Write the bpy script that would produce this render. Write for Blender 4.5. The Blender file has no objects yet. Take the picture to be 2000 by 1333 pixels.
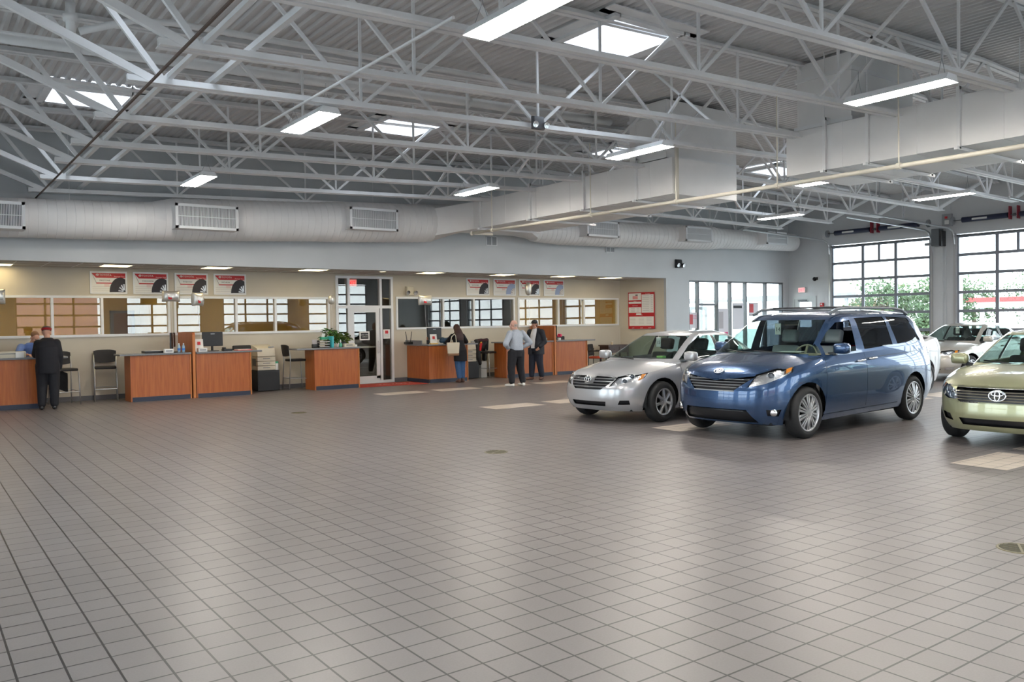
import bpy, bmesh, math, random
from mathutils import Vector, Matrix
from mathutils.bvhtree import BVHTree
random.seed(7)
PI = math.pi
S = bpy.context.scene
COL = S.collection

# ------------------------------------------------------------------ camera
cam = bpy.data.cameras.new('camera')
cam.sensor_fit = 'HORIZONTAL'; cam.sensor_width = 36.0; cam.lens = 1621.33*36/2000
cam.clip_start = .05; cam.clip_end = 600
cam_o = bpy.data.objects.new('camera', cam); COL.objects.link(cam_o)
_yaw, _pit, _rol = .631611549, -.0232024899, -.0147686709
_f = Vector((math.sin(_yaw)*math.cos(_pit), math.cos(_yaw)*math.cos(_pit), math.sin(_pit)))
_r = Vector((math.cos(_yaw), -math.sin(_yaw), 0)); _u = _r.cross(_f)
_r2 = math.cos(_rol)*_r + math.sin(_rol)*_u; _u2 = -math.sin(_rol)*_r + math.cos(_rol)*_u
cam_o.matrix_world = Matrix(((_r2.x, _u2.x, -_f.x, 0), (_r2.y, _u2.y, -_f.y, 0), (_r2.z, _u2.z, -_f.z, 1.6663), (0, 0, 0, 1)))
S.camera = cam_o

# ------------------------------------------------------------------ sky, exposure
wd = bpy.data.worlds.new('overcast_sky'); S.world = wd; wd.use_nodes = True
_n = wd.node_tree.nodes; _l = wd.node_tree.links
_bg = _n['Background']; _bg.inputs['Strength'].default_value = 3.5
_tc = _n.new('ShaderNodeTexCoord'); _sp = _n.new('ShaderNodeSeparateXYZ'); _cr = _n.new('ShaderNodeValToRGB')
_l.new(_tc.outputs['Generated'], _sp.inputs[0]); _l.new(_sp.outputs['Z'], _cr.inputs[0]); _l.new(_cr.outputs[0], _bg.inputs['Color'])
_cr.color_ramp.elements[0].position = 0.0; _cr.color_ramp.elements[0].color = (.78, .84, .92, 1)
_cr.color_ramp.elements[1].position = .6; _cr.color_ramp.elements[1].color = (.86, .93, 1.0, 1)
S.view_settings.view_transform = 'Standard'; S.view_settings.look = 'None'
S.view_settings.gamma = 1.0; S.view_settings.use_curve_mapping = False
S.view_settings.exposure = 1.32
S.cycles.use_denoising = True
S.cycles.max_bounces = 10; S.cycles.diffuse_bounces = 5; S.cycles.glossy_bounces = 4
S.cycles.transparent_max_bounces = 16; S.cycles.transmission_bounces = 6
S.cycles.sample_clamp_indirect = 6.0
S.cycles.caustics_reflective = False; S.cycles.caustics_refractive = False

# ------------------------------------------------------------------ materials
MATS = {}
def mat(name, col, rough=.5, metal=0., spec=.5, var=0., vscale=6., bump=0., bscale=40., coat=0., emit=None, estr=0.):
    if name in MATS: return MATS[name]
    m = bpy.data.materials.new(name); m.use_nodes = True; MATS[name] = m
    nt = m.node_tree; b = nt.nodes['Principled BSDF']
    b.inputs['Base Color'].default_value = (*col, 1); b.inputs['Roughness'].default_value = rough
    b.inputs['Metallic'].default_value = metal; b.inputs['Specular IOR Level'].default_value = spec
    b.inputs['Coat Weight'].default_value = coat; b.inputs['Coat Roughness'].default_value = .03
    if emit: b.inputs['Emission Color'].default_value = (*emit, 1); b.inputs['Emission Strength'].default_value = estr
    if var or bump:
        tc = nt.nodes.new('ShaderNodeTexCoord')
        nz = nt.nodes.new('ShaderNodeTexNoise'); nz.inputs['Scale'].default_value = vscale; nz.inputs['Detail'].default_value = 4
        nt.links.new(tc.outputs['Object'], nz.inputs['Vector'])
        if var:
            mr = nt.nodes.new('ShaderNodeMapRange')
            mr.inputs[1].default_value = .3; mr.inputs[2].default_value = .7; mr.inputs[3].default_value = 1-var; mr.inputs[4].default_value = 1+var
            nt.links.new(nz.outputs[0], mr.inputs[0])
            mx = nt.nodes.new('ShaderNodeVectorMath'); mx.operation = 'SCALE'; mx.inputs[0].default_value = col
            nt.links.new(mr.outputs[0], mx.inputs['Scale']); nt.links.new(mx.outputs[0], b.inputs['Base Color'])
        if bump:
            n2 = nt.nodes.new('ShaderNodeTexNoise'); n2.inputs['Scale'].default_value = bscale
            nt.links.new(tc.outputs['Object'], n2.inputs['Vector'])
            bp = nt.nodes.new('ShaderNodeBump'); bp.inputs['Strength'].default_value = bump; bp.inputs['Distance'].default_value = .01
            nt.links.new(n2.outputs[0], bp.inputs['Height']); nt.links.new(bp.outputs[0], b.inputs['Normal'])
    return m
def glass(name, tint=(1, 1, 1), refl=1.0, rough=0.0):
    """thin pane: transparent with a Fresnel reflection"""
    if name in MATS: return MATS[name]
    m = bpy.data.materials.new(name); m.use_nodes = True; MATS[name] = m
    nt = m.node_tree; nt.nodes.clear()
    out = nt.nodes.new('ShaderNodeOutputMaterial'); mx = nt.nodes.new('ShaderNodeMixShader')
    tr = nt.nodes.new('ShaderNodeBsdfTransparent'); gl = nt.nodes.new('ShaderNodeBsdfGlossy'); ge = nt.nodes.new('ShaderNodeNewGeometry')
    tr.inputs[0].default_value = (*tint, 1); gl.inputs['Roughness'].default_value = rough
    def mth(op, a, c=None, clamp=False):
        q = nt.nodes.new('ShaderNodeMath'); q.operation = op; q.use_clamp = clamp
        for k, v in enumerate((a, c)):
            if v is None: continue
            if isinstance(v, (int, float)): q.inputs[k].default_value = v
            else: nt.links.new(v, q.inputs[k])
        return q.outputs[0]
    dt = nt.nodes.new('ShaderNodeVectorMath'); dt.operation = 'DOT_PRODUCT'
    nt.links.new(ge.outputs['Normal'], dt.inputs[0]); nt.links.new(ge.outputs['Incoming'], dt.inputs[1])
    sch = mth('POWER', mth('SUBTRACT', 1.0, mth('ABSOLUTE', dt.outputs['Value'])), 5.0)
    ml = mth('MULTIPLY', mth('ADD', mth('MULTIPLY', sch, .95), .045), refl, True)
    nt.links.new(ml, mx.inputs[0])
    nt.links.new(tr.outputs[0], mx.inputs[1]); nt.links.new(gl.outputs[0], mx.inputs[2]); nt.links.new(mx.outputs[0], out.inputs[0])
    return m
def nodes(m): return m.node_tree.nodes, m.node_tree.links, m.node_tree.nodes['Principled BSDF']
def wood_mat(name, c1, c2, scale=3.0, rough=.35):
    if name in MATS: return MATS[name]
    m = mat(name, c1, rough); n, l, b = nodes(m)
    tc = n.new('ShaderNodeTexCoord'); mp = n.new('ShaderNodeMapping'); mp.inputs['Scale'].default_value = (scale*6, scale*6, scale*.35)
    nz = n.new('ShaderNodeTexNoise'); nz.inputs['Scale'].default_value = 1.5; nz.inputs['Detail'].default_value = 6; nz.inputs['Distortion'].default_value = .6
    cr = n.new('ShaderNodeValToRGB'); cr.color_ramp.elements[0].position = .3; cr.color_ramp.elements[0].color = (*c1, 1)
    cr.color_ramp.elements[1].position = .7; cr.color_ramp.elements[1].color = (*c2, 1)
    l.new(tc.outputs['Object'], mp.inputs[0]); l.new(mp.outputs[0], nz.inputs[0]); l.new(nz.outputs[0], cr.inputs[0]); l.new(cr.outputs[0], b.inputs['Base Color'])
    return m
def tile_mat(name, c1, c2, mort, tile, off, rough=.36, msize=.006):
    m = mat(name, c1, rough, spec=.5); n, l, b = nodes(m)
    g = n.new('ShaderNodeNewGeometry'); mp = n.new('ShaderNodeMapping'); mp.vector_type = 'POINT'
    mp.inputs['Location'].default_value = (-off[0], -off[1], 0)
    br = n.new('ShaderNodeTexBrick'); br.offset = 0; br.squash = 1
    br.inputs['Scale'].default_value = 1; br.inputs['Brick Width'].default_value = tile; br.inputs['Row Height'].default_value = tile
    br.inputs['Mortar Size'].default_value = msize; br.inputs['Mortar Smooth'].default_value = .1; br.inputs['Bias'].default_value = 0
    br.inputs['Color1'].default_value = (*c1, 1); br.inputs['Color2'].default_value = (*c2, 1); br.inputs['Mortar'].default_value = (*mort, 1)
    nz = n.new('ShaderNodeTexNoise'); nz.inputs['Scale'].default_value = 90; nz.inputs['Detail'].default_value = 2
    n3 = n.new('ShaderNodeTexNoise'); n3.inputs['Scale'].default_value = .8; n3.inputs['Detail'].default_value = 3
    l.new(g.outputs['Position'], mp.inputs[0]); l.new(mp.outputs[0], br.inputs[0]); l.new(g.outputs['Position'], nz.inputs[0]); l.new(g.outputs['Position'], n3.inputs[0])
    ad = n.new('ShaderNodeMath'); ad.operation = 'ADD'; l.new(nz.outputs[0], ad.inputs[0]); l.new(n3.outputs[0], ad.inputs[1])
    mr = n.new('ShaderNodeMapRange'); mr.inputs[1].default_value = .6; mr.inputs[2].default_value = 1.4; mr.inputs[3].default_value = .9; mr.inputs[4].default_value = 1.1
    l.new(ad.outputs[0], mr.inputs[0])
    sc = n.new('ShaderNodeVectorMath'); sc.operation = 'SCALE'; l.new(br.outputs[0], sc.inputs[0]); l.new(mr.outputs[0], sc.inputs['Scale'])
    l.new(sc.outputs[0], b.inputs['Base Color'])
    bp = n.new('ShaderNodeBump'); bp.inputs['Strength'].default_value = .35; bp.inputs['Distance'].default_value = .002; bp.invert = True
    l.new(br.outputs['Fac'], bp.inputs['Height']); l.new(bp.outputs[0], b.inputs['Normal'])
    return m

M_WALL = mat('grey_wall_paint', (.60, .62, .64), .6, var=.03, vscale=1.5)
M_UP = mat('pale_upper_wall_paint', (.56, .59, .61), .6, var=.03, vscale=1.2)
M_CREAM = mat('cream_wall_paint', (.58, .53, .44), .6, var=.03, vscale=2)
M_STEEL = mat('white_steel_paint', (.80, .81, .82), .45, var=.05, vscale=3)
M_DECK = mat('roof_deck_paint', (.64, .63, .63), .55, var=.05, vscale=2)
M_DUCT = mat('white_duct_paint', (.80, .80, .80), .45, var=.03, vscale=2, bump=.06, bscale=9)
M_ALU = mat('white_aluminium', (.78, .80, .82), .35, metal=.0)
M_DGREY = mat('dark_grey_metal', (.12, .135, .15), .45)
M_MGREY = mat('mid_grey_metal', (.30, .32, .34), .45)
M_BLACK = mat('black_plastic', (.012, .012, .014), .4)
M_BASE = mat('grey_vinyl_base', (.12, .12, .13), .5)
M_KICK = mat('navy_kick_plate', (.022, .03, .055), .4)
M_CHROME = mat('chrome', (.78, .79, .80), .12, metal=1)
M_SILVER = mat('brushed_steel', (.52, .53, .54), .32, metal=.8)
M_WOOD = wood_mat('cherry_laminate', (.33, .080, .018), (.45, .135, .032))
M_WOODEDGE = mat('orange_laminate_edge', (.52, .18, .045), .4)
M_GRANITE = mat('grey_speckled_laminate', (.20, .205, .22), .3, var=.55, vscale=120)
M_WHITE = mat('white_paper', (.80, .80, .78), .6)
M_BEIGE = mat('beige_plastic', (.62, .57, .46), .5)
M_RED = mat('sign_red', (.50, .012, .02), .45)
M_INK = mat('ink_black', (.02, .02, .025), .6)
M_PANE = glass('clear_pane', (.93, .96, .95), 1.0)
M_OFFPANE = glass('office_pane', (.80, .78, .72), 2.2)
M_TUBE = mat('lit_tube', (.9, .9, .9), .5, emit=(1, .92, .82), estr=42)
M_OFFFILL = mat('office_fill_glow', (.9, .9, .9), .5, emit=(1, .82, .5), estr=9)
M_TROF = mat('lit_troffer', (.9, .9, .9), .5, emit=(1, .80, .42), estr=3.4)

# ------------------------------------------------------------------ builders
class MB:
    def __init__(s): s.bm = bmesh.new(); s.mi = 0
    def _f(s, vs):
        try:
            f = s.bm.faces.new(vs); f.material_index = s.mi; return f
        except ValueError: return None
    def hexa(s, P, bev=0., seg=2):
        v = [s.bm.verts.new(p) for p in P]
        fs = [s._f([v[i] for i in q]) for q in ((3, 2, 1, 0), (4, 5, 6, 7), (0, 1, 5, 4), (1, 2, 6, 5), (2, 3, 7, 6), (3, 0, 4, 7))]
        if bev > 0:
            es = list({e for f in fs for e in f.edges})
            r = bmesh.ops.bevel(s.bm, geom=es, offset=bev, segments=seg, affect='EDGES', profile=.6)
            for f in r['faces']: f.material_index = s.mi
        return s
    def box(s, x0, x1, y0, y1, z0, z1, bev=0., seg=2):
        return s.hexa([(x0, y0, z0), (x1, y0, z0), (x1, y1, z0), (x0, y1, z0), (x0, y0, z1), (x1, y0, z1), (x1, y1, z1), (x0, y1, z1)], bev, seg)
    def cbox(s, c, d, bev=0., rot=None, seg=2):
        P = []
        for z in (-.5, .5):
            for x, y in ((-.5, -.5), (.5, -.5), (.5, .5), (-.5, .5)):
                p = Vector((x*d[0], y*d[1], z*d[2]))
                if rot: p = rot @ p
                P.append(p+Vector(c))
        return s.hexa(P, bev, seg)
    def bar(s, p, q, w, h, up=(0, 0, 1), bev=0.):
        p = Vector(p); q = Vector(q); d = (q-p).normalized(); u = Vector(up)
        if abs(d.dot(u)) > .99: u = Vector((1, 0, 0))
        r = d.cross(u).normalized(); u = r.cross(d)
        P = []
        for a in (p, q): P.append([a-r*w/2-u*h/2, a+r*w/2-u*h/2, a+r*w/2+u*h/2, a-r*w/2+u*h/2])
        A, B = P
        return s.hexa([A[0], A[1], A[2], A[3], B[0], B[1], B[2], B[3]], bev)
    def quad(s, *P): s._f([s.bm.verts.new(p) for p in P]); return s
    def tube(s, pts, r, n=8, cap=True, closed=False):
        pts = [Vector(p) for p in pts]; N = len(pts); rings = []; prev = None
        for i, p in enumerate(pts):
            a = pts[i-1] if (i > 0 or closed) else p; b = pts[(i+1) % N] if (i < N-1 or closed) else p
            d = (b-a).normalized()
            if prev is None:
                u = Vector((0, 0, 1)) if abs(d.z) < .9 else Vector((1, 0, 0)); u = (u-d*u.dot(d)).normalized()
            else:
                u = prev-d*prev.dot(d); u = u.normalized() if u.length > 1e-6 else d.orthogonal().normalized()
            prev = u; w = d.cross(u)
            rr = r[i] if isinstance(r, (list, tuple)) else r
            rings.append([s.bm.verts.new(p+(u*math.cos(2*PI*k/n)+w*math.sin(2*PI*k/n))*rr) for k in range(n)])
        for i in range(N if closed else N-1):
            A, B = rings[i], rings[(i+1) % N]
            for k in range(n): s._f([A[k], A[(k+1) % n], B[(k+1) % n], B[k]])
        if cap and not closed: s._f(rings[0][::-1]); s._f(rings[-1])
        return s
    def lathe(s, prof, n=24, mtx=None, cap=False, arc=None):
        """prof: (r, z) pairs, turned about z"""
        mtx = mtx or Matrix(); rings = []
        for r, z in prof: rings.append([s.bm.verts.new(mtx @ Vector((r*math.cos(2*PI*k/n), r*math.sin(2*PI*k/n), z))) for k in range(n)])
        for A, B in zip(rings, rings[1:]):
            for k in range(n): s._f([A[k], A[(k+1) % n], B[(k+1) % n], B[k]])
        if cap: s._f(rings[0][::-1]); s._f(rings[-1])
        return s
    def prism(s, poly, fn, d0, d1):
        """poly of (a, b); fn(a, b, d) -> point"""
        A = [s.bm.verts.new(fn(a, b, d0)) for a, b in poly]; B = [s.bm.verts.new(fn(a, b, d1)) for a, b in poly]
        n = len(poly); s._f(A[::-1]); s._f(B)
        for i in range(n): s._f([A[i], A[(i+1) % n], B[(i+1) % n], B[i]])
        return s
    def ball(s, c, r, nu=12, nv=8, mtx=None):
        r = r if isinstance(r, (tuple, list)) else (r, r, r); c = Vector(c); rings = []
        for j in range(nv+1):
            t = PI*j/nv
            rings.append([s.bm.verts.new(c+((mtx or Matrix.Identity(3)) @ Vector((r[0]*math.sin(t)*math.cos(2*PI*k/nu), r[1]*math.sin(t)*math.sin(2*PI*k/nu), r[2]*math.cos(t))))) for k in range(nu)])
        for A, B in zip(rings, rings[1:]):
            for k in range(nu): s._f([A[k], B[k], B[(k+1) % nu], A[(k+1) % nu]])
        bmesh.ops.remove_doubles(s.bm, verts=rings[0]+rings[-1], dist=1e-5)
        return s
    def build(s, name, mats, parent=None, smooth=False, loc=None, angle=None):
        """loc: the base of a top-level mesh; its vertices are given in world space"""
        bmesh.ops.recalc_face_normals(s.bm, faces=s.bm.faces[:])
        me = bpy.data.meshes.new(name)
        if loc is not None: bmesh.ops.translate(s.bm, verts=s.bm.verts[:], vec=-Vector(loc))
        s.bm.to_mesh(me); s.bm.free()
        for m in (mats if isinstance(mats, (list, tuple)) else [mats]): me.materials.append(m)
        if smooth or angle:
            for p in me.polygons: p.use_smooth = True
            if angle: me.set_sharp_from_angle(angle=math.radians(angle))
        o = bpy.data.objects.new(name, me); COL.objects.link(o)
        if parent is not None: o.parent = parent
        if loc is not None: o.location = loc
        return o
def struct(o): o['kind'] = 'structure'; return o
def tag(o, label, cat, group=None):
    o['label'] = label; o['category'] = cat
    if group: o['group'] = group
    return o
def thing(name, label, cat, loc=(0, 0, 0), rz=0, group=None):
    o = bpy.data.objects.new(name, None); COL.objects.link(o); o.empty_display_size = .1
    o.location = loc; o.rotation_euler = (0, 0, rz)
    return tag(o, label, cat, group)
def kids(o): return KID.get(o.name, None) or [c for c in bpy.data.objects if c.parent == o]
KID = {}
def dup(o, loc, rz=None, label=None, group=None, parent=None):
    """copy of a thing with copies of its parts and sub-parts"""
    def rec(a, par):
        c = a.copy(); COL.objects.link(c)
        if par is not None: c.parent = par
        for ch in a.children: rec(ch, c)
        return c
    c = rec(o, parent); c.location = loc
    if rz is not None: c.rotation_euler = (0, 0, rz)
    if label: c['label'] = label
    if group: c['group'] = group
    return c
def text(name, body, size, mtx, m, parent=None, ext=.0008, align='LEFT', space=1.0, sx=1.0):
    cu = bpy.data.curves.new(name, 'FONT'); cu.body = body; cu.size = size; cu.extrude = ext; cu.align_x = align; cu.space_character = space
    cu.resolution_u = 2
    t = bpy.data.objects.new(name, cu); COL.objects.link(t)
    dg = bpy.context.evaluated_depsgraph_get(); me = bpy.data.meshes.new_from_object(t.evaluated_get(dg))
    bpy.data.objects.remove(t); bpy.data.curves.remove(cu)
    me.transform(mtx @ Matrix.Diagonal((sx, 1, 1, 1))); me.materials.clear(); me.materials.append(m); me.name = name
    o = bpy.data.objects.new(name, me); COL.objects.link(o)
    if parent is not None: o.parent = parent
    return o
# text planes: letters readable by someone looking along +Y (wall text) or along +X
TY = lambda x, y, z: Matrix.Translation((x, y, z)) @ Matrix.Rotation(PI/2, 4, 'X')
TX = lambda x, y, z: Matrix.Translation((x, y, z)) @ Matrix.Rotation(-PI/2, 4, 'Z') @ Matrix.Rotation(PI/2, 4, 'X')
ORD = ['first', 'second', 'third', 'fourth', 'fifth', 'sixth', 'seventh', 'eighth', 'ninth', 'tenth', 'eleventh', 'twelfth']
def emblem(parent, mtx, w, m, r=.006):
    """three-ellipse badge of width w in the local xy plane of mtx"""
    b = MB(); N = 28
    for cx, cy, rx, ry in ((0, 0, w*.5, w*.34), (0, 0, w*.15, w*.33), (0, w*.13, w*.36, w*.14)):
        b.tube([mtx @ Vector((cx+rx*math.cos(2*PI*k/N), cy+ry*math.sin(2*PI*k/N), 0)) for k in range(N)], r, 6, closed=True)
    return b.build('emblem', m, parent, smooth=True)
# ------------------------------------------------------------------ setting
TILE = .2053; YB = 21.15; YF = 19.4; XG = 27.36; XW = -2.6; YS = -4.6; ZC = 3.05
def roofz(x): return 5.70+.03*(x-2) if x < 15 else 6.09-.022*(x-15)
M_FLOOR = tile_mat('quarry_tile_floor', (.182, .164, .160), (.203, .184, .180), (.030, .027, .027), TILE, (.18428-TILE*20, .05378-TILE*20))
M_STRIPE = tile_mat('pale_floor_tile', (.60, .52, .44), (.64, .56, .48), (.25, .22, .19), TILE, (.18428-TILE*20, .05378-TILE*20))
b = MB()
b.quad((XW, YS, 0), (XG+.3, YS, 0), (XG+.3, YB, 0), (XW, YB, 0))
b.quad((XW, YB, 0), (20.6, YB, 0), (20.6, YB+3.4, 0), (XW, YB+3.4, 0))
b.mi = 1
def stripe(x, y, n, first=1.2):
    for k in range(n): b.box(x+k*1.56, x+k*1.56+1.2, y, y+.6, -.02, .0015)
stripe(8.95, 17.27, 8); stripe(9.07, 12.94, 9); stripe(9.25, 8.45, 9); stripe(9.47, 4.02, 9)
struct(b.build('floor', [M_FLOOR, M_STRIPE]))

def wall_with_holes(name, axis, pos, a0, a1, z0, z1, holes, m, th=.2):
    """axis 'x': wall in plane x=pos running in y; 'y': wall in plane y=pos running in x. solid, th thick away from the room"""
    b = MB(); cuts = sorted({a0, a1, *[h[0] for h in holes], *[h[1] for h in holes]})
    for c0, c1 in zip(cuts, cuts[1:]):
        mid = (c0+c1)/2; hs = sorted((h[2], h[3]) for h in holes if h[0] <= mid <= h[1]); z = z0; segs = []
        for h0, h1 in hs:
            if h0 > z: segs.append((z, h0))
            z = max(z, h1)
        if z < z1: segs.append((z, z1))
        for s0, s1 in segs:
            if axis == 'x': b.box(min(pos, pos+th), max(pos, pos+th), c0, c1, s0, s1)
            else: b.box(c0, c1, min(pos, pos+th), max(pos, pos+th), s0, s1)
    return struct(b.build(name, m))
ZT = 6.05
GD = [(13.97, 17.58), (9.5, 13.11), (5.0, 8.6), (.5, 4.1), (-4.0, -.4)]
wall_with_holes('wall_east', 'x', XG, YS, YF+.2, 0, ZT, [(a, c, 0, 4.28) for a, c in GD]+[(18.25, 19.2, 0, 2.44)], M_WALL)
SD = [(-.6, 3.2), (4.4, 8.2), (9.4, 13.2), (14.4, 18.2), (19.4, 23.2)]
wall_with_holes('wall_south', 'y', YS, XW, XG+.2, 0, ZT+.3, [(a, c, 0, 4.1) for a, c in SD], M_WALL, -.2)
wall_with_holes('wall_west', 'x', XW, YS, YB+.2, 0, ZT, [(1, 4.6, 0, 4.1), (6, 9.6, 0, 4.1), (11, 14.6, 0, 4.1)], M_WALL, -.2)
# upper wall over the counters, then the full-height run with the storefront
wall_with_holes('wall_north', 'y', YF, XW, XG+.2, 0, ZT+.35, [(XW, 20.62, 0, ZC), (21.75, 27.0, 0, 3.0)], M_UP, .2)
WN = [(1.62, 5.18, 1.5, 2.38), (5.33, 9.31, 1.5, 2.38), (11.4, 15.56, 1.53, 2.4), (15.74, 20.05, 1.53, 2.4)]
wall_with_holes('wall_counter', 'y', YB, XW, 20.2, 0, ZC+.2, WN+[(9.52, 11.27, 0, 3.0)], M_CREAM, .15)
# short angled return wall carrying the price sign
b = MB(); b.hexa([(20.12, YB+.15, 0), (20.3, YB+.15, 0), (20.78, YF+.1, 0), (20.62, YF+.1, 0), (20.12, YB+.15, ZC), (20.3, YB+.15, ZC), (20.78, YF+.1, ZC), (20.62, YF+.1, ZC)])
struct(b.build('wall_return', M_CREAM))
# dropped ceiling of the recess
M_CT = mat('ceiling_tile', (.50, .46, .42), .8, var=.05, vscale=30)
b = MB(); b.box(XW, 20.7, YF+.2, YB+.15, ZC, ZC+.06)
b.mi = 1
for k in range(-4, 34): b.box(.05+k*.61-.008, .05+k*.61+.008, YF+.2, YB, ZC-.003, ZC+.01)
for y in (20.0, 20.61): b.box(XW, 20.6, y-.008, y+.008, ZC-.0035, ZC+.01)
struct(b.build('ceiling_recess', [M_CT, M_ALU]))
# base strips
b = MB()
for x0, x1 in ((XW, 9.5), (11.29, 20.1)): b.box(x0, x1, YB-.012, YB, 0, .11)
struct(b.build('baseboard_counter', M_BASE))
b = MB(); b.box(20.8, 21.7, YF-.012, YF, 0, .11); struct(b.build('baseboard_north', M_BASE))
b = MB()
for y0, y1 in ((17.75, 18.2), (13.2, 13.85), (8.75, 9.35)): b.box(XG-.012, XG, y0, y1, 0, .11)
struct(b.build('baseboard_east', M_BASE))

# ------------------------------------------------------------------ roof deck with skylight openings
SKY = [(2.05, 3.25, 15.35, 16.5), (8.0, 9.25, 15.05, 16.2), (14.45, 15.75, 15.2, 16.25), (19.75, 21.1, 14.3, 15.3),
       (2.05, 3.25, 8.4, 9.55), (7.98, 9.28, 8.4, 9.55), (14.5, 15.75, 8.4, 9.55), (20.2, 21.4, 8.4, 9.55), (2.05, 3.25, 1.6, 2.75), (8.0, 9.2, 1.6, 2.75), (14.5, 15.7, 1.6, 2.75), (20.2, 21.4, 1.6, 2.75)]  # entries missing from NEAR are unseen skylights added for more daylight
b = MB(); P = .1524
ys = sorted({YS-.2, YF+.3, *[s[2]-.11 for s in SKY], *[s[3]+.11 for s in SKY]})
n = int((XG+.4-XW+.2)/P)+1
prof = []
for k in range(n):
    x = XW-.2+k*P
    prof += [(x, 0), (x+.052, 0), (x+.078, .036), (x+.127, .036)]
for y0, y1 in zip(ys, ys[1:]):
    ym = (y0+y1)/2; hs = [(s[0]-.11, s[1]+.11) for s in SKY if s[2]-.1 <= ym <= s[3]+.1]
    prev = None
    for x, dz in prof:
        if any(h0 < x < h1 for h0, h1 in hs): prev = None; continue
        A = b.bm.verts.new((x, y0, roofz(x)+dz)); B = b.bm.verts.new((x, y1, roofz(x)+dz))
        if prev: b._f([prev[0], A, B, prev[1]])
        prev = (A, B)
struct(b.build('ceiling', M_DECK))
M_SKYP = glass('skylight_dome', (.97, .98, 1.0), .6)
NEAR = {0: 'skylight at the far left of the roof, above the left end braces', 1: 'skylight in the far row, above the middle of the counter wall', 2: 'skylight half hidden behind the white duct riser', 3: 'skylight low in the right bay, seen between the two duct risers', 5: 'large skylight in the near row, right of the roof light at top centre', 6: 'sliver of a skylight right of the near duct riser'}
for i, (x0, x1, y0, y1) in enumerate(SKY):
    z = roofz((x0+x1)/2)
    w = thing('skylight', 'bright white '+NEAR.get(i, 'unseen skylight added for light in the roof deck near the camera side'), 'skylight', ((x0+x1)/2, (y0+y1)/2, z), group='square roof skylights')
    q = MB(); hx, hy = (x1-x0)/2, (y1-y0)/2
    for a in ((-hx-.1, -hx+.02, -hy-.1, hy+.1), (hx-.02, hx+.1, -hy-.1, hy+.1), (-hx, hx, -hy-.1, -hy+.02), (-hx, hx, hy-.02, hy+.1)): q.box(*a, -.1, .34)
    for a in ((-hx-.3, -hx-.0, -hy-.12, hy+.12), (hx+.0, hx+.3, -hy-.12, hy+.12), (-hx-.3, hx+.3, -hy-.3, -hy), (-hx-.3, hx+.3, hy, hy+.3)): q.box(*a, -.055, -.04)
    q.build('curb', M_STEEL, w)
    q = MB(); q.box(-hx-.05, hx+.05, -hy-.05, hy+.05, .35, .365); q.build('dome', M_SKYP, w)
    q = MB()
    for k in range(1, 4): q.bar((-hx, -hy+2*hy*k/4, .3), (hx, -hy+2*hy*k/4, .3), .012, .012)
    q.build('burglar_bar', M_MGREY, w)

# ------------------------------------------------------------------ roof joists
JY = [18.94, 17.22, 15.37, 13.72, 11.87, 9.93, 8.53, 6.78, 5.12, 3.4, 1.65]
def botz(x): return 4.43+(x-2.3)*.032 if x < 14 else 4.804-(x-14)*.012
XK = 14.0
def angle_pair(b, p, q, s=1.0):
    """double-angle member between p and q (two L sections with a slot)"""
    for e in (-1, 1):
        p2 = Vector(p)+Vector((0, e*.022, 0)); q2 = Vector(q)+Vector((0, e*.022, 0))
        b.bar(p2, q2, .012, .085*s)
        p3 = p2+Vector((0, e*.034, -.036*s)); q3 = q2+Vector((0, e*.034, -.036*s))
        b.bar(p3, q3, .075, .012)
def make_joist(y, i):
    j = thing('roof_joist', f'white open-web steel roof joist, {ORD[i]} from the counter wall', 'roof joist', (2.3, y, 0), group='parallel roof joists')
    o = lambda x, z: (x-2.3, 0, z)
    b = MB(); angle_pair(b, o(2.05, botz(2.05)), o(XK, botz(XK))); angle_pair(b, o(XK, botz(XK)), o(23.9, botz(23.9))); b.build('bottom_chord', M_STEEL, j)
    b = MB(); t = lambda x: roofz(x)-.055
    angle_pair(b, o(XW+.05, t(XW)), o(15, t(15))); angle_pair(b, o(15, t(15)), o(XG-.05, t(XG))); b.build('top_chord', M_STEEL, j)
    sh = (i % 2)*.45
    def web(x0, z0, x1, z1, w=.044):
        b = MB(); b.bar(o(x0, z0), o(x1, z1), w, w*.8, up=(0, 1, 0)); b.build('web_member', M_STEEL, j)
    web(2.35, botz(2.3), -.4, t(-.4)-.03, .085)
    web(2.45, botz(2.4), 1.55, t(1.55)-.03, .06)
    web(23.7, botz(23.7), 26.5, t(26.5)-.03, .085)
    x = 2.40; k = 0; ND = [4.88, 7.81, 10.74, 13.67, 16.6, 19.53, 22.3, 23.7]
    while x < 23.2:
        xn = ND[k]; xm = (x+xn)/2
        web(x+.03, botz(x)+.03, xm-.06, t(xm)-.03); web(xm+.06, t(xm)-.03, xn-.03, botz(xn)+.03)
        web(xn, botz(xn)+.03, xn, t(xn)-.03, .034)
        x = xn; k += 1
    return j
for i, y in enumerate(JY): make_joist(y, i)
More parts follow.
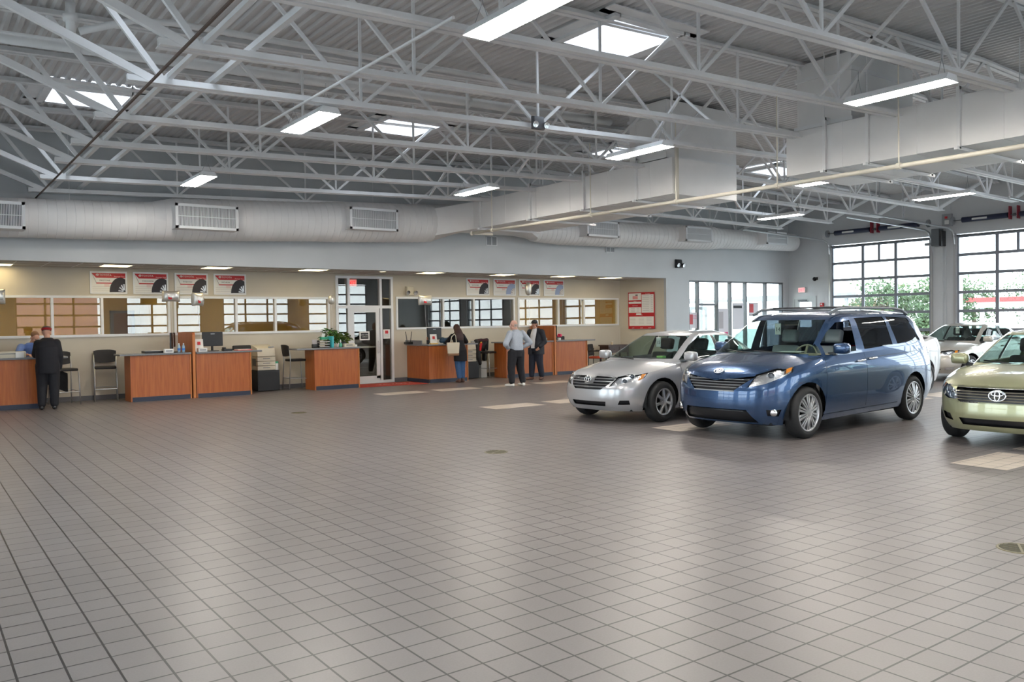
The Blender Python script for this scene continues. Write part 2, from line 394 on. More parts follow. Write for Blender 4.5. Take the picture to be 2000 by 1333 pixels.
# cross bridging and the long braces that tie the joist ends together (run along Y)
BRX = [(5.15, 'above the second counter'), (10.2, 'above the glass door'), (18.3, 'above the parked cars'), (22.3, 'by the overhead doors')]
for x, where in BRX:
    for a in range(1, len(JY)-1):
        if (x < 6) or (x > 20) or a % 2 == 0: continue
        y0, y1 = JY[a], JY[a+1]; zt = roofz(x)-.1; zb = botz(x)+.02
        if a % 2 and x > 15: continue
        g = thing('cross_brace', f'crossed thin white braces {where}, {ORD[a]} joist gap from counter wall', 'roof brace', (x, (y0+y1)/2, 0), group='crossed roof braces')
        for sg in (-1, 1):
            b = MB(); h = (y0-y1)/2-.05
            b.bar((0, -h, zb if sg > 0 else zt), (0, h, zt if sg > 0 else zb), .04, .035); b.build('brace_bar', M_STEEL, g)
def ybar(name, label, cat, x, z, y0, y1, w, h, m=M_STEEL):
    b = MB(); b.bar((x, y0, z), (x, y1, z), w, h); return tag(b.build(name, m, loc=(x, (y0+y1)/2, z)), label, cat)
ybar('end_brace', 'bright white steel brace tying the left joist ends, running diagonally upward', 'roof brace', 2.5, 4.50, 1.2, 19.1, .055, .05)
ybar('end_brace', 'duller steel brace parallel to the bright one, just right of it', 'roof brace', 3.0, 4.56, 1.2, 19.3, .06, .06)
ybar('sag_rod', 'thin rusty rod running under the left joist ends', 'rod', 2.22, 4.32, 1.2, 19.35, .022, .022, mat('rust', (.12, .085, .07), .7))
b = MB(); b.tube([(4.08, 6.4, 4.43), (4.08, 11.6, 4.43)], .016, 8)
tag(b.build('conduit', M_STEEL, loc=(4.08, 9, 4.37)), 'thin straight conduit under the joists running beside the left row of roof lights', 'conduit')
b = MB(); b.tube([(-2, 12.72, 5.40), (11.9, 12.72, 5.78)], .085, 12)
for x in (2, 5.2, 8.4, 11.4): b.tube([(x, 12.72, 5.39+.0273*(x+2)), (x, 12.72, roofz(x))], .012, 6); b.lathe([(.1, -.03), (.1, .03)], 12, Matrix.Translation((x, 12.72, 5.40+.0273*(x+2))) @ Matrix.Rotation(PI/2, 4, 'Y'))
tag(b.build('roof_pipe', M_STEEL, smooth=True, loc=(5, 12.72, 5.6)), 'thick white pipe running left to right high under the roof deck', 'pipe')
b = MB(); pts = [(1.72, 11.3, 5.62), (1.72, 11.3, 5.2)]; b.tube(pts, .055, 12); b.lathe([(.085, -.04), (.085, .04)], 12, Matrix.Translation((1.72, 11.3, 5.42)), cap=True)
tag(b.build('roof_drain_drop', M_STEEL, smooth=True, loc=(1.72, 11.3, 5.4)), 'short white vertical pipe stub with couplings at top left', 'pipe')
b = MB(); b.tube([(1.8, 11.2, 5.25), (2.4, 11.2, 5.5), (2.9, 11.25, 5.58), (9.5, 11.3, 5.72)], .045, 10)
tag(b.build('branch_pipe', M_STEEL, smooth=True, loc=(5, 11.25, 5.5)), 'thinner white pipe that bends up from the stub at top left', 'pipe')

# ------------------------------------------------------------------ ducts
def round_duct(label, secs, grilles, name='round_duct'):
    """secs: (x, zc, r)"""
    yd = 18.9
    d = thing(name, label, 'duct', (secs[0][0], yd, secs[0][1]))
    X0, Z0 = secs[0][0], secs[0][1]
    b = MB(); rings = []; n = 32
    xs = []
    for (xa, za, ra), (xb, zb, rb) in zip(secs, secs[1:]):
        m = max(2, int((xb-xa)/.16))
        for k in range(m): t = k/m; xs += [(xa+(xb-xa)*t-.004, za+(zb-za)*t, ra+(rb-ra)*t), (xa+(xb-xa)*t, za+(zb-za)*t, ra+(rb-ra)*t+.006), (xa+(xb-xa)*t+.004, za+(zb-za)*t, ra+(rb-ra)*t)]
    xs.append(secs[-1])
    for x, z, r in xs: rings.append([b.bm.verts.new((x-X0, r*math.cos(2*PI*k/n), z-Z0+r*math.sin(2*PI*k/n))) for k in range(n)])
    for A, B in zip(rings, rings[1:]):
        for k in range(n): b._f([A[k], A[(k+1) % n], B[(k+1) % n], B[k]])
    b._f(rings[0][::-1]); b._f(rings[-1])
    b.build('duct_shell', M_DUCT, d, angle=50)
    for x0, x1, z0, z1 in grilles:
        q_ = .989; x0, x1, z0, z1 = x0*q_, x1*q_, 1.667+(z0-1.667)*q_, 1.667+(z1-1.667)*q_
        y1 = 18.2-yd
        b = MB(); b.box(x0-X0, x1-X0, y1+.02, -.05, z0-Z0, z1-Z0)
        box = b.build('register_box', M_DUCT, d)
        b = MB(); f = .055
        for a in ((x0, x1, z0, z0+f), (x0, x1, z1-f, z1), (x0, x0+f, z0, z1), (x1-f, x1, z0, z1)): b.box(a[0]-X0, a[1]-X0, y1-.01, y1+.02, a[2]-Z0, a[3]-Z0)
        b.build('register_frame', M_ALU, box)
        b = MB(); k = 0; x = x0+f
        while x < x1-f: b.box(x-X0, x-X0+.011, y1, y1+.012, z0+f-Z0, z1-f-Z0); x += .026
        b.box(x0+f-X0, x1-f-X0, y1-.003, y1+.012, (z0+z1)/2-Z0-.006, (z0+z1)/2-Z0+.006)
        b.build('louvre', M_ALU, box)
        b = MB(); b.box(x0+f-X0, x1-f-X0, y1+.013, y1+.018, z0+f-Z0, z1-f-Z0); b.build('register_dark', M_DGREY, box)
    for sx in (X0+(secs[-1][0]-X0)*t for t in (.12, .38, .62, .88)):
        b = MB(); zz = [za+(zb-za)*(sx-xa)/(xb-xa) for (xa, za, ra), (xb, zb, rb) in zip(secs, secs[1:]) if xa <= sx <= xb][0]
        b.tube([(sx-X0, 0, zz-Z0), (sx-X0, 0, roofz(sx)-Z0)], .005, 5); b.build('hanger_wire', M_STEEL, d)
    return d
round_duct('fat white round duct along the counter wall, left of the square trunk duct',
           [(-2.4, 3.74, .36), (3.8, 3.90, .40), (4.3, 3.93, .41), (4.75, 3.99, .46), (8.0, 4.13, .465), (8.5, 4.16, .49), (11.2, 4.28, .49)],
           [(.3, 1.93, 3.58, 4.1), (4.69, 6.02, 3.76, 4.29), (8.7, 10.0, 3.96, 4.49)])
round_duct('slimmer white round duct along the wall, right of the square trunk duct',
           [(14.6, 4.26, .30), (15.6, 4.27, .36), (19.2, 4.35, .395), (19.8, 4.36, .40), (22.2, 4.42, .40), (22.8, 4.43, .34), (26.9, 4.47, .32)],
           [(16.26, 17.54, 4.16, 4.63), (20.51, 21.79, 4.21, 4.69), (24.70, 25.89, 4.29, 4.74)])
def trunk(label, y0, y1, x0, x1, z0, z1, rx0, rx1, ry0, ry1, hang, tail=None):
    d = thing('trunk_duct', label, 'duct', (x0, y0, z0)); w, l, h = x1-x0, y1-y0, z1-z0
    b = MB(); b.box(0, w, 0, l, 0, h)
    if tail: # taper to the round ducts
        b.hexa([(0, l, 0), (w, l, 0), (w, l+.25, 0), (0, l+.25, 0), (0, l, h), (w, l, h), (w, l+.25, h), (0, l+.25, h)])
    b.build('duct_box', M_DUCT, d)
    b = MB(); b.box(rx0-x0, rx1-x0, ry0-y0, ry1-y0, h+.02, roofz(x0)-.06-z0); b.build('duct_riser', M_DUCT, d)
    b = MB()
    zz = h+.02
    b.box(rx0-x0-.04, rx1-x0+.04, ry0-y0-.04, ry1-y0+.04, zz, zz+.06); b.box(rx0-x0-.03, rx1-x0+.03, ry0-y0-.03, ry1-y0+.03, roofz(x0)-.36-z0, roofz(x0)-.3-z0)
    b.build('riser_flange', M_STEEL, d)
    for y in hang:
        b = MB(); b.bar((-.03, y-y0, -.04), (-.03, y-y0, h+.12), .05, .05); b.bar((w+.03, y-y0, -.04), (w+.03, y-y0, h+.12), .05, .05)
        b.bar((-.12, y-y0, -.03), (w+.12, y-y0, -.03), .05, .045); b.bar((-.06, y-y0, h+.1), (w+.06, y-y0, h+.1), .05, .045); b.build('duct_hanger', M_STEEL, d)
        for xx in (-.03, w+.03): b = MB(); b.tube([(xx, y-y0, h+.1), (xx, y-y0, roofz(x0)-z0)], .008, 6); b.build('hanger_rod', M_STEEL, d)
    y = .6
    while y < l: b = MB(); b.box(-.006, w+.006, y-.006, y+.006, -.006, h+.006); b.build('duct_seam', M_DUCT, d); y += 1.22
    return d
tr1 = trunk('white square trunk duct with riser, feeding the round ducts at the counter wall', 11.05, 18.35, 11.95, 13.85, 4.08, 4.78, 12.0, 14.1, 11.25, 12.25, (17.6, 15.5, 13.6, 12.0))
b = MB()
for side, xa, xb, zr, rr in ((-1, 11.95, 11.15, 4.28, .49), (1, 13.85, 14.65, 4.26, .30)):
    A = [(xa, 17.9, 4.08), (xa, 18.6+.3, 4.08), (xa, 18.9, 4.78), (xa, 17.9, 4.78)]
    n = 16; ring = []; rc = []
    for k in range(n):
        a = 2*PI*k/n+PI/4; ring.append(b.bm.verts.new((xb, 18.9+rr*math.cos(a)*-1, zr-rr*math.sin(a))))
    sq = []
    for k in range(n):
        a = 2*PI*k/n+PI/4; c, s_ = math.cos(a), math.sin(a); m_ = max(abs(c), abs(s_)); sq.append(b.bm.verts.new((xa, 18.4-(c/m_)*.45, 4.43-(s_/m_)*.35)))
    for k in range(n): b._f([sq[k], sq[(k+1) % n], ring[(k+1) % n], ring[k]])
b.box(11.95, 13.85, 18.36, 18.86, 4.08, 4.78)
bmesh.ops.translate(b.bm, verts=b.bm.verts[:], vec=(-11.95, -11.05, -4.08)); b.build('duct_transition', M_DUCT, tr1, angle=40)
trunk('white square trunk duct with riser nearer the camera, running out of the frame at right', 1.0, 8.75, 12.3, 14.2, 4.09, 4.82, 12.4, 14.3, 7.6, 8.6, (8.0, 7.25, 5.85, 3.6))
# compressed-air line slung under the trunk ducts
p = thing('air_line', 'long cream pipe slung under the square trunk ducts', 'pipe', (11.75, 10, 3.9))
b = MB(); b.tube([(-.2, 7.42, 0), (.2, -.4, .0), (.38, -9, .0)], .035, 10); b.build('pipe_run', mat('cream_pipe', (.76, .72, .62), .4), p, smooth=True)
for k, y in enumerate((6.6, 3.2, .9, -1.3, -3.4, -5.8)):
    x = -.2+.4*(7.42-y)/7.82 if y > -.4 else .2+.18*(-.4-y)/8.6
    b = MB(); b.tube([(x, y, .03), (x, y, 1.5)], .011, 6); b.lathe([(.05, -.03), (.05, .03)], 10, Matrix.Translation((x, y, 0)) @ Matrix.Rotation(PI/2, 4, 'X'), cap=True); b.build('pipe_hanger', MATS['cream_pipe'], p)
b = MB(); b.bar((-.2, 7.3, -.02), (.25, 7.15, -.03), .05, .05); b.ball((-.2, 7.42, 0), .055); b.build('pipe_end', MATS['cream_pipe'], p)
b = MB(); b.tube([(12.02, 11.0, 3.93), (12.02, 11.0, 5.0)], .04, 10)
tag(b.build('drop_pipe', MATS['cream_pipe'], smooth=True, loc=(12.02, 11, 3.93)), 'short cream vertical pipe in front of the lit end of the far trunk duct', 'pipe')

# ------------------------------------------------------------------ high-bay lights
def make_light(loc, label, n_tube=4, w=.30, L=1.32):
    t = thing('high_bay_light', label, 'ceiling light', loc, group='high bay lights under the joists')
    h = .085
    b = MB(); b.hexa([(-w/2, -L/2, 0), (w/2, -L/2, 0), (w/2, L/2, 0), (-w/2, L/2, 0), (-w/2+.05, -L/2, h), (w/2-.05, -L/2, h), (w/2-.05, L/2, h), (-w/2+.05, L/2, h)])
    # open underside
    bm = b.bm; bm.faces.ensure_lookup_table(); bmesh.ops.delete(bm, geom=[f for f in bm.faces if f.calc_center_median().z < .005], context='FACES')
    b.build('housing', M_ALU, t)
    for k in range(n_tube):
        x = -w/2+.045+(w-.09)*k/(n_tube-1)
        b = MB(); b.tube([(x, -L/2+.03, .012), (x, L/2-.03, .012)], .022, 8); b.build('tube', M_TUBE, t, smooth=True)
    for y in (-L/2+.12, L/2-.12):
        b = MB(); b.tube([(-.09, y, h), (0, y, h+.22), (.09, y, h)], .004, 4); b.tube([(0, y, h+.22), (0, y, h+.32)], .004, 4); b.build('hanger_wire', M_MGREY, t)
    return t
LIGHTS = [((4.43, 10.55, 4.35), 'bright strip light hanging left of centre, tubes showing'), ((4.46, 15.85, 4.35), 'small bright strip light near the far left duct'),
          ((4.43, 5.9, 4.35), 'largest bright strip light, cut by the top edge of the photo'), ((9.9, 14.75, 4.45), 'strip light just left of the far end of the trunk duct'),
          ((9.95, 9.95, 4.45), 'strip light over the near end of the far trunk duct'), ((10.1, 5.55, 4.45), 'long strip light shining on the nearer trunk duct'),
          ((15.4, 10.0, 4.45), 'short strip light seen just under the nearer trunk duct'), ((15.1, 14.1, 4.45), 'thin sliver of a strip light under the far trunk duct'),
          ((19.25, 13.9, 4.40), 'strip light in the right bay in front of the right round duct'), ((19.4, 9.6, 4.40), 'strip light in the right bay in front of the overhead doors'),
          ((4.43, 1.2, 4.35), 'strip light above and behind the camera on the left'), ((10.1, 1.0, 4.45), 'strip light out of frame over the near floor'),
          ((19.4, 5.2, 4.40), 'strip light out of frame over the gold car'), ((15.4, 5.4, 4.45), 'strip light hidden above the nearer trunk duct'), ((19.4, 1, 4.40), 'strip light out of frame near the south doors')]
for loc, lab in LIGHTS: make_light(loc, lab, n_tube=4 if loc[0] < 8 else 3)
# troffers in the recess ceiling
TR = [(1.6, 20.72), (3.85, 20.2), (6.0, 20.0), (8.37, 19.9), (11.75, 19.85), (14.2, 19.85), (16.5, 19.85), (18.6, 19.95)]
for i, (x, y) in enumerate(TR):
    t = thing('troffer', 'yellow lit ceiling panel in the recess, %s from the left' % ORD[i], 'ceiling light', (x, y, ZC), group='lit panels in the recess ceiling')
    b = MB(); b.box(-.29, .29, -.3, .3, -.006, 0); b.build('diffuser', M_TROF, t)
    b = MB()
    for a in ((-.32, -.29, -.33, .33), (.29, .32, -.33, .33), (-.29, .29, -.33, -.3), (-.29, .29, .3, .33)): b.box(*a, -.01, 0)
    b.build('trim_frame', M_ALU, t)
t = thing('downlight', 'small round lit downlight in the recess over the door', 'ceiling light', (10.3, 19.85, ZC))
b = MB(); b.lathe([(0, -.004), (.085, -.004)], 20); b.build('lens', M_TROF, t); b = MB(); b.lathe([(.085, -.008), (.11, -.008), (.11, 0)], 20); b.build('trim_ring', M_ALU, t)
# ------------------------------------------------------------------ counter-wall windows, glazed door, offices behind
def frame_rect(b, x0, x1, z0, z1, y0, y1, w, muls=(), hor=()):
    b.box(x0, x1, y0, y1, z0, z0+w); b.box(x0, x1, y0, y1, z1-w, z1)
    for x in (x0, x1-w, *[m-w/2 for m in muls]): b.box(x, x+w, y0+.002, y1-.002, z0+w*.5, z1-w*.5)
    for z in hor: b.box(x0+.01, x1-.01, y0+.003, y1-.003, z-w/2, z+w/2)
WMUL = [(2.69, 3.71), (6.81, 7.83), (12.95, 14.04), (17.38, 18.49)]
for i, ((x0, x1, z0, z1), ms) in enumerate(zip(WN, WMUL)):
    b = MB(); frame_rect(b, x0-.03, x1+.03, z0-.04, z1+.03, YB-.03, YB+.1, .055, ms)
    f = struct(b.build('window_%d' % (i+1), M_ALU))
    xs = [x0, *ms, x1]
    for xa, xb in zip(xs, xs[1:]):
        b = MB(); b.box(xa+.03, xb-.03, YB+.03, YB+.036, z0+.02, z1-.02); b.build('pane', M_OFFPANE, f)
M_TAN = mat('office_tan_wall', (.50, .36, .12), .7, var=.06, vscale=1.5)
M_OFFG = mat('office_grey_wall', (.16, .19, .20), .7)
M_OFFD = mat('office_dark_wall', (.12, .10, .08), .7)
b = MB(); y2 = YB+3.2
for k, (xa, xb, mi) in enumerate(((XW, 5.25, 0), (5.25, 9.4, 0), (9.4, 11.35, 2), (11.35, 15.65, 1), (15.65, 20.4, 0))):
    b.mi = mi; b.box(xa, xb, y2, y2+.1, 0, 3.1); b.box(xb-.04, xb+.04, YB+.16, y2, 0, 3.1)
b.mi = 2; b.box(XW, 20.5, YB+.16, y2, 3.1, 3.15); b.box(XW-.1, XW, YB+.15, y2, 0, 3.1)
struct(b.build('wall_office', [M_TAN, M_OFFG, M_OFFD]))
for x, y in ((3.4, 22.4), (7.2, 22.4), (18.0, 22.4), (16.6, 22.4), (.6, 22.4)):  # glowing panels added to brighten and warm the office walls
    t = thing('troffer', 'added light panel brightening the office behind the window glass', 'ceiling light', (x, y, 3.07), group='added office light panels')
    b = MB(); b.box(-.55, .55, -.28, .28, -.01, 0); b.build('diffuser', M_OFFFILL, t)
b = MB(); b.box(-.22, .22, -.03, .03, 0, 2.05); b.mi = 1; b.box(-.3, -.22, -.05, .05, 0, 2.12); b.box(.22, .3, -.05, .05, 0, 2.12); b.box(-.3, .3, -.05, .05, 2.05, 2.12)
o = b.build('door_2', [mat('brown_door', (.16, .08, .03), .5), M_DGREY]); o.location = (5.1-.35, y2-.06, 0); struct(o)

f = thing('door_1', '', '', (9.52, YB, 0)); del f['label']; del f['category']; struct(f)
b = MB(); L = lambda x: x-9.52
frame_rect(b, 0, 1.75, .0, 3.0, -.04, .08, .07, (L(9.90), L(10.88)), ())
b.box(0, 1.75, -.035, .075, 2.10, 2.18); b.build('storefront_frame', M_ALU, f)
for xa, xb, za, zb in ((.06, .35, .07, 2.1), (.06, .35, 2.18, 2.94), (.42, 1.3, 2.18, 2.94), (1.4, 1.69, .07, 2.1), (1.4, 1.69, 2.18, 2.94)):
    b = MB(); b.box(xa, xb, .02, .026, za, zb); b.build('pane', M_OFFPANE, f)
b = MB(); frame_rect(b, .42, 1.31, .02, 2.1, -.03, .03, .11); b.box(.42, 1.31, -.028, .028, .02, .2); lf = b.build('door_leaf', M_ALU, f)
b = MB(); b.box(.52, 1.21, -.003, .003, .19, 2.0); b.build('door_pane', M_OFFPANE, lf)
b = MB(); b.tube([(1.25, -.03, 1.18), (1.25, -.09, 1.16), (1.25, -.09, .86), (1.25, -.03, .84)], .013, 8); b.build('pull_handle', M_CHROME, lf)
b = MB(); b.bar((.5, .045, 1.02), (1.22, .045, 1.02), .04, .05); b.build('push_bar', M_SILVER, lf)
def wall_sheet(name, label, cat, x, y, z, w, h, m, group=None):
    t = thing(name, label, cat, (x, y, z), group=group); b = MB(); b.box(-w/2, w/2, -.004, 0, -h/2, h/2); b.build('sheet', m, t); return t
t = wall_sheet('door_sign', 'small black notice with white border on the glass door', 'sign', 10.36, YB-.02, 1.335, .31, .245, M_WHITE)
b = MB(); b.box(-.115, .115, -.006, -.004, -.085, .085); b.build('sign_panel', M_INK, t)
for k, s_ in enumerate(('WE\'RE OPEN', 'COME IN')): text('lettering', s_, .042, TY(0, -.007, .01-.055*k), M_WHITE, t, align='CENTER')
t = wall_sheet('door_sign', 'small white notice with a red square on the narrow side glass', 'sign', 11.06, YB+.0, 1.37, .22, .26, M_WHITE)
b = MB(); b.box(-.05, .05, -.006, -.004, .01, .1); b.build('red_square', M_RED, t)
b = MB(); [b.box(-.08, .08, -.0055, -.004, -.02-.03*k, -.012-.03*k) for k in range(3)]; b.build('print_lines', mat('grey_print', (.35, .35, .35), .6), t)
def exit_sign(loc, rot, label, w=.32, h=.2):
    t = thing('exit_sign', label, 'sign', loc, rot)
    b = MB(); b.box(-w/2, w/2, -.03, .03, -h/2, h/2, .008); b.build('sign_case', M_WHITE, t)
    b = MB(); b.box(-w/2+.02, w/2-.02, -.034, -.03, -h/2+.02, h/2-.02); b.build('sign_face', mat('exit_face', (.9, .55, .55), .5, emit=(1, .25, .25), estr=.5), t)
    text('lettering', 'EXIT', h*.72, TY(0, -.036, -h*.26), mat('exit_red', (.7, .01, .02), .5, emit=(1, .0, .02), estr=1.0), t, align='CENTER', sx=.8)
    return t
es = exit_sign((10.1, YB+.25, 2.82), 0, 'red exit sign hanging behind the glass above the door', .36, .22)
b = MB(); b.tube([(0, 0, .1), (0, 0, .28)], .01, 6); b.build('sign_stem', M_MGREY, es)
exit_sign((XG-.035, 18.80, 2.70), -PI/2, 'red exit sign on the grey wall above the side exit door', .3, .2)
# side exit door
f = thing('door_3', '', '', (XG, 18.72, 0)); del f['label']; del f['category']; struct(f)
b = MB()
for a in ((-.5, -.43, 0, 2.46), (.43, .5, 0, 2.46), (-.43, .43, 2.36, 2.46)): b.box(-.03, .12, a[0], a[1], a[2], a[3])
b.build('door_frame', mat('pale_door_paint', (.58, .62, .63), .5), f)
b = MB()
for a in ((-.43, -.3, .01, 2.36), (.22, .43, .01, 2.36), (-.3, .22, .01, 1.3), (-.3, .22, 2.24, 2.36)): b.box(.0, .045, a[0], a[1], a[2], a[3])
lf = b.build('door_leaf', MATS['pale_door_paint'], f)
b = MB(); b.box(.02, .026, -.3, .22, 1.3, 2.24); b.build('pane', M_PANE, lf)
b = MB(); b.box(-.06, 0, -.1, .25, 2.27, 2.33); b.bar((-.05, .1, 2.26), (-.2, -.3, 2.28), .025, .02); b.build('door_closer', M_DGREY, lf)

# ------------------------------------------------------------------ wall posters about tyres, price board
M_TYRE = mat('printed_tyre', (.018, .014, .022), .5); M_TYREF = mat('faded_printed_tyre', (.30, .38, .60), .5); M_TREAD = mat('printed_tread', (.05, .045, .06), .5)
M_LINE = mat('print_grey', (.45, .42, .44), .6); M_PINKP = mat('print_pink', (.75, .30, .30), .6)
PF = lambda y: (lambda a, c, d: (a, y-d, c))
def poster(x0, x1, z0, z1, brand, faded, label):
    w, h = x1-x0, z1-z0; t = thing('tyre_poster', label, 'poster', (x0, YB, z0), group='framed tyre posters over the windows')
    b = MB()
    for a in ((0, w, 0, .035), (0, w, h-.035, h), (0, .035, .035, h-.035), (w-.035, w, .035, h-.035)): b.box(a[0], a[1], -.025, 0, a[2], a[3])
    b.build('poster_frame', M_ALU, t)
    b = MB(); b.box(.03, w-.03, -.012, -.002, .03, h-.03); sh = b.build('poster_sheet', M_WHITE, t)
    q = lambda poly, m, nm, d=.013: (lambda b: b.prism(poly, PF(0), d-.0008, d+.0008).build(nm, m, sh))(MB())
    q([(.035, h-.04), (w-.035, h-.04), (w-.035, h-.15), (.13, h-.15)], M_RED, 'red_banner')
    q([(.13, h-.26), (w*.62, h-.26), (w*.62, h-.285), (.13, h-.285)], M_RED, 'red_rule')
    q([(.045, h-.06), (.055, h-.06), (.14, h-.26), (.13, h-.28)], M_LINE, 'slanted_rule')
    text('lettering', 'TOYOTA', .062, TY(.2, -.0135, h-.105), M_WHITE, sh)
    emblem(sh, Matrix.Translation((.158, -.014, h-.082)) @ Matrix.Rotation(PI/2, 4, 'X'), .062, M_WHITE, .0035)
    text('lettering', 'Passenger Tires', .036, TY(w-.05, -.0135, h-.128), M_WHITE, sh, align='RIGHT')
    text('lettering', brand, .045, TY(.2, -.0135, h-.225), M_LINE if faded else M_INK, sh)
    b = MB()
    for k in range(4): b.box(.05, w*.58, -.0138, -.0125, h-.35-.045*k, h-.345-.045*k)
    b.build('print_lines', M_LINE, sh)
    b = MB()
    for k in range(3): b.box(w*.38, w*.52, -.0138, -.0125, h-.305-.025*k, h-.297-.025*k)
    b.build('print_lines', M_PINKP, sh)
    # tyre picture: a cropped disc with tread and spokes
    cx, cz, R_ = w-.15, .04, .34
    arc = [(cx-R_*.68*math.cos(a), cz+R_*math.sin(a)) for a in [PI/2*k/12 for k in range(13)]]
    right = [(min(cx+R_*.68*math.sin(a), w-.037), cz+R_*math.cos(a)) for a in [PI/2*k/12 for k in range(1, 6)]]
    q(arc+right+[(w-.037, cz)], M_TYREF if faded else M_TYRE, 'tyre_picture', .0142)
    ra = .20; cx2 = w-.06
    arc = [(cx2-ra*.7*math.cos(a), cz+ra*math.sin(a)) for a in [PI/2*k/8 for k in range(9)]]
    q([p for p in arc if p[0] < w-.037]+[(w-.037, cz+ra*.95), (w-.037, cz)], M_TREAD if not faded else M_LINE, 'rim_picture', .0158)
    for k in range(4):
        a = PI*(.06+.14*k); c, s_ = math.cos(a), math.sin(a); e = .012
        p0 = (cx2+.0, cz+.01); p1 = (cx2-ra*.66*c, cz+ra*.95*s_)
        q([(p0[0]-e*s_, p0[1]-e*c*0+0), (p0[0]+e*s_, p0[1]+.014), (min(p1[0]+e*s_, w-.037), p1[1]+e*c), (min(p1[0]-e*s_, w-.037), p1[1]-e*c)], M_SILVER if not faded else M_WHITE, 'rim_spoke', .0172)
    return t
for k, (x0, x1, brand, fd) in enumerate(((3.47, 4.26, 'FIRESTONE', 0), (4.39, 5.18, 'YOKOHAMA', 0), (5.33, 6.12, 'Bridgestone', 0), (6.26, 7.07, 'MICHELIN', 0),
                                 (13.78, 14.62, 'GOODYEAR', 0), (14.78, 15.64, 'DUNLOP', 1), (15.77, 16.61, 'PIRELLI', 0), (16.77, 17.62, 'Falken', 1))):
    n = ['leftmost of all, furthest from the door', 'second from the far left', 'third from the far left, partly behind a balloon', 'fourth from the far left',
         'first right of the glass door, dark tyre', 'second right of the door, pale blue tyre', 'third right of the door, balloon in front', 'rightmost of all, pale blue tyre'][k]
    poster(x0, x1, 2.455 if k < 4 else 2.49, 2.975 if k < 4 else 3.01, brand, fd, 'red and white framed tyre poster, '+n)
# price board on the return wall
t = thing('price_board', 'tall red and white service price board on the cream return wall', 'sign', (20.36, 20.3, 1.36), math.atan2(-(YB-YF), .5)+0.0)
w, h = 1.02, 1.25
b = MB(); b.box(-w/2, w/2, -.02, -.008, 0, h, .005); b.build('board', M_RED, t)
b = MB()
for a in ((-.485, .0, .98, 1.22), (-.485, -.0, .86, .93), (-.485, 0, .55, .74), (.02, .475, .55, 1.17), (-.47, .475, .1, .42)): b.box(a[0], a[1], -.022, -.019, a[2], a[3])
for a in ((-.2, 0, .47, .53),): b.box(a[0], a[1], -.022, -.019, a[2], a[3])
b.build('white_fields', M_WHITE, t)
b = MB()
for k in range(9): b.box(.05, .3, -.0235, -.0215, 1.12-.062*k, 1.13-.062*k); b.box(.38, .44, -.0235, -.0215, 1.12-.062*k, 1.132-.062*k)
for k in range(5):
    for x in (-.43, -.1, .2): b.box(x, x+.2, -.0235, -.0215, .37-.05*k, .378-.05*k)
for k in range(3): b.box(-.4, -.25, -.0235, -.0215, .7-.06*k, .712-.06*k); b.box(-.18, -.08, -.0235, -.0215, .7-.06*k, .71-.06*k)
b.build('print_lines', M_LINE, t)
b = MB(); b.box(-.33, -.13, -.0235, -.0215, 1.02, 1.12); b.build('logo_print', M_PINKP, t); b = MB(); b.box(-.22, -.13, -.0238, -.0215, 1.14, 1.17); b.build('logo_print', M_INK, t)
for s_, x, z, sz in (('SERVICE', -.24, .945, .03), ('MAINTENANCE', -.24, .79, .03), ('OIL CHANGE', .25, 1.19, .03), ('SPECIALS', 0, .47, .03), ('5,000', -.33, .03, .04), ('15,000', 0, .03, .04), ('30,000', .32, .03, .04)):
    text('lettering', s_, sz, TY(x, -.0225, z-sz*.3), M_WHITE, t, align='CENTER')

# ------------------------------------------------------------------ emergency lights, grilles, horn, alarm
def emergency(loc, rz, m, label, sc=1.0):
    t = thing('emergency_light', label, 'emergency light', loc, rz)
    b = MB(); b.hexa([(-.14*sc, 0, -.13*sc), (.14*sc, 0, -.13*sc), (.14*sc, 0, .13*sc), (-.14*sc, 0, .13*sc), (-.12*sc, -.11*sc, -.12*sc), (.12*sc, -.11*sc, -.12*sc), (.10*sc, -.07*sc, .12*sc), (-.10*sc, -.07*sc, .12*sc)], .015*sc); b.build('battery_case', m, t, angle=35)
    for x in (-.11, .13):
        M = Matrix.Translation((x*sc, -.13*sc, -.05*sc)) @ Matrix.Rotation(PI/2+.35, 4, 'X')
        b = MB(); b.lathe([(.0, -.06*sc), (.05*sc, -.05*sc), (.065*sc, .0), (.062*sc, .015*sc)], 16, M); hd = b.build('lamp_head', m, t, smooth=True)
        b = MB(); b.lathe([(.0, .006*sc), (.06*sc, .012*sc)], 16, M); b.build('lamp_lens', M_CHROME, hd, smooth=True)
    return t
emergency((11.82, YB, 2.60), 0, M_BEIGE, 'beige twin-head emergency light on the cream wall right of the glass door', 1.05)
emergency((21.2, YF, 3.55), 0, M_BLACK, 'black twin-head emergency light on the pale upper wall above the storefront', 1.15)
e = emergency((7.72, 9.83, 4.63), -.15, mat('grey_plastic', (.13, .135, .15), .4), 'dark grey twin-head emergency light hung on a roof joist at photo centre', .78)
def vent(x, z, w, h, label):
    t = thing('wall_vent', label, 'vent', (x, YF, z)); b = MB()
    for a in ((-w/2, w/2, -h/2, -h/2+.02), (-w/2, w/2, h/2-.02, h/2), (-w/2, -w/2+.02, -h/2, h/2), (w/2-.02, w/2, -h/2, h/2), (-.012, .012, -h/2, h/2)): b.box(a[0], a[1], -.02, 0, a[2], a[3])
    b.build('vent_frame', M_ALU, t); b = MB(); b.box(-w/2+.01, w/2-.01, -.008, 0, -h/2+.01, h/2-.01); b.build('vent_dark', M_MGREY, t)
    b = MB(); z = -h/2+.035
    while z < h/2-.03: b.bar((-w/2+.02, -.012, z), (w/2-.02, -.012, z), .006, .012); z += .035
    b.build('slats', M_MGREY, t)
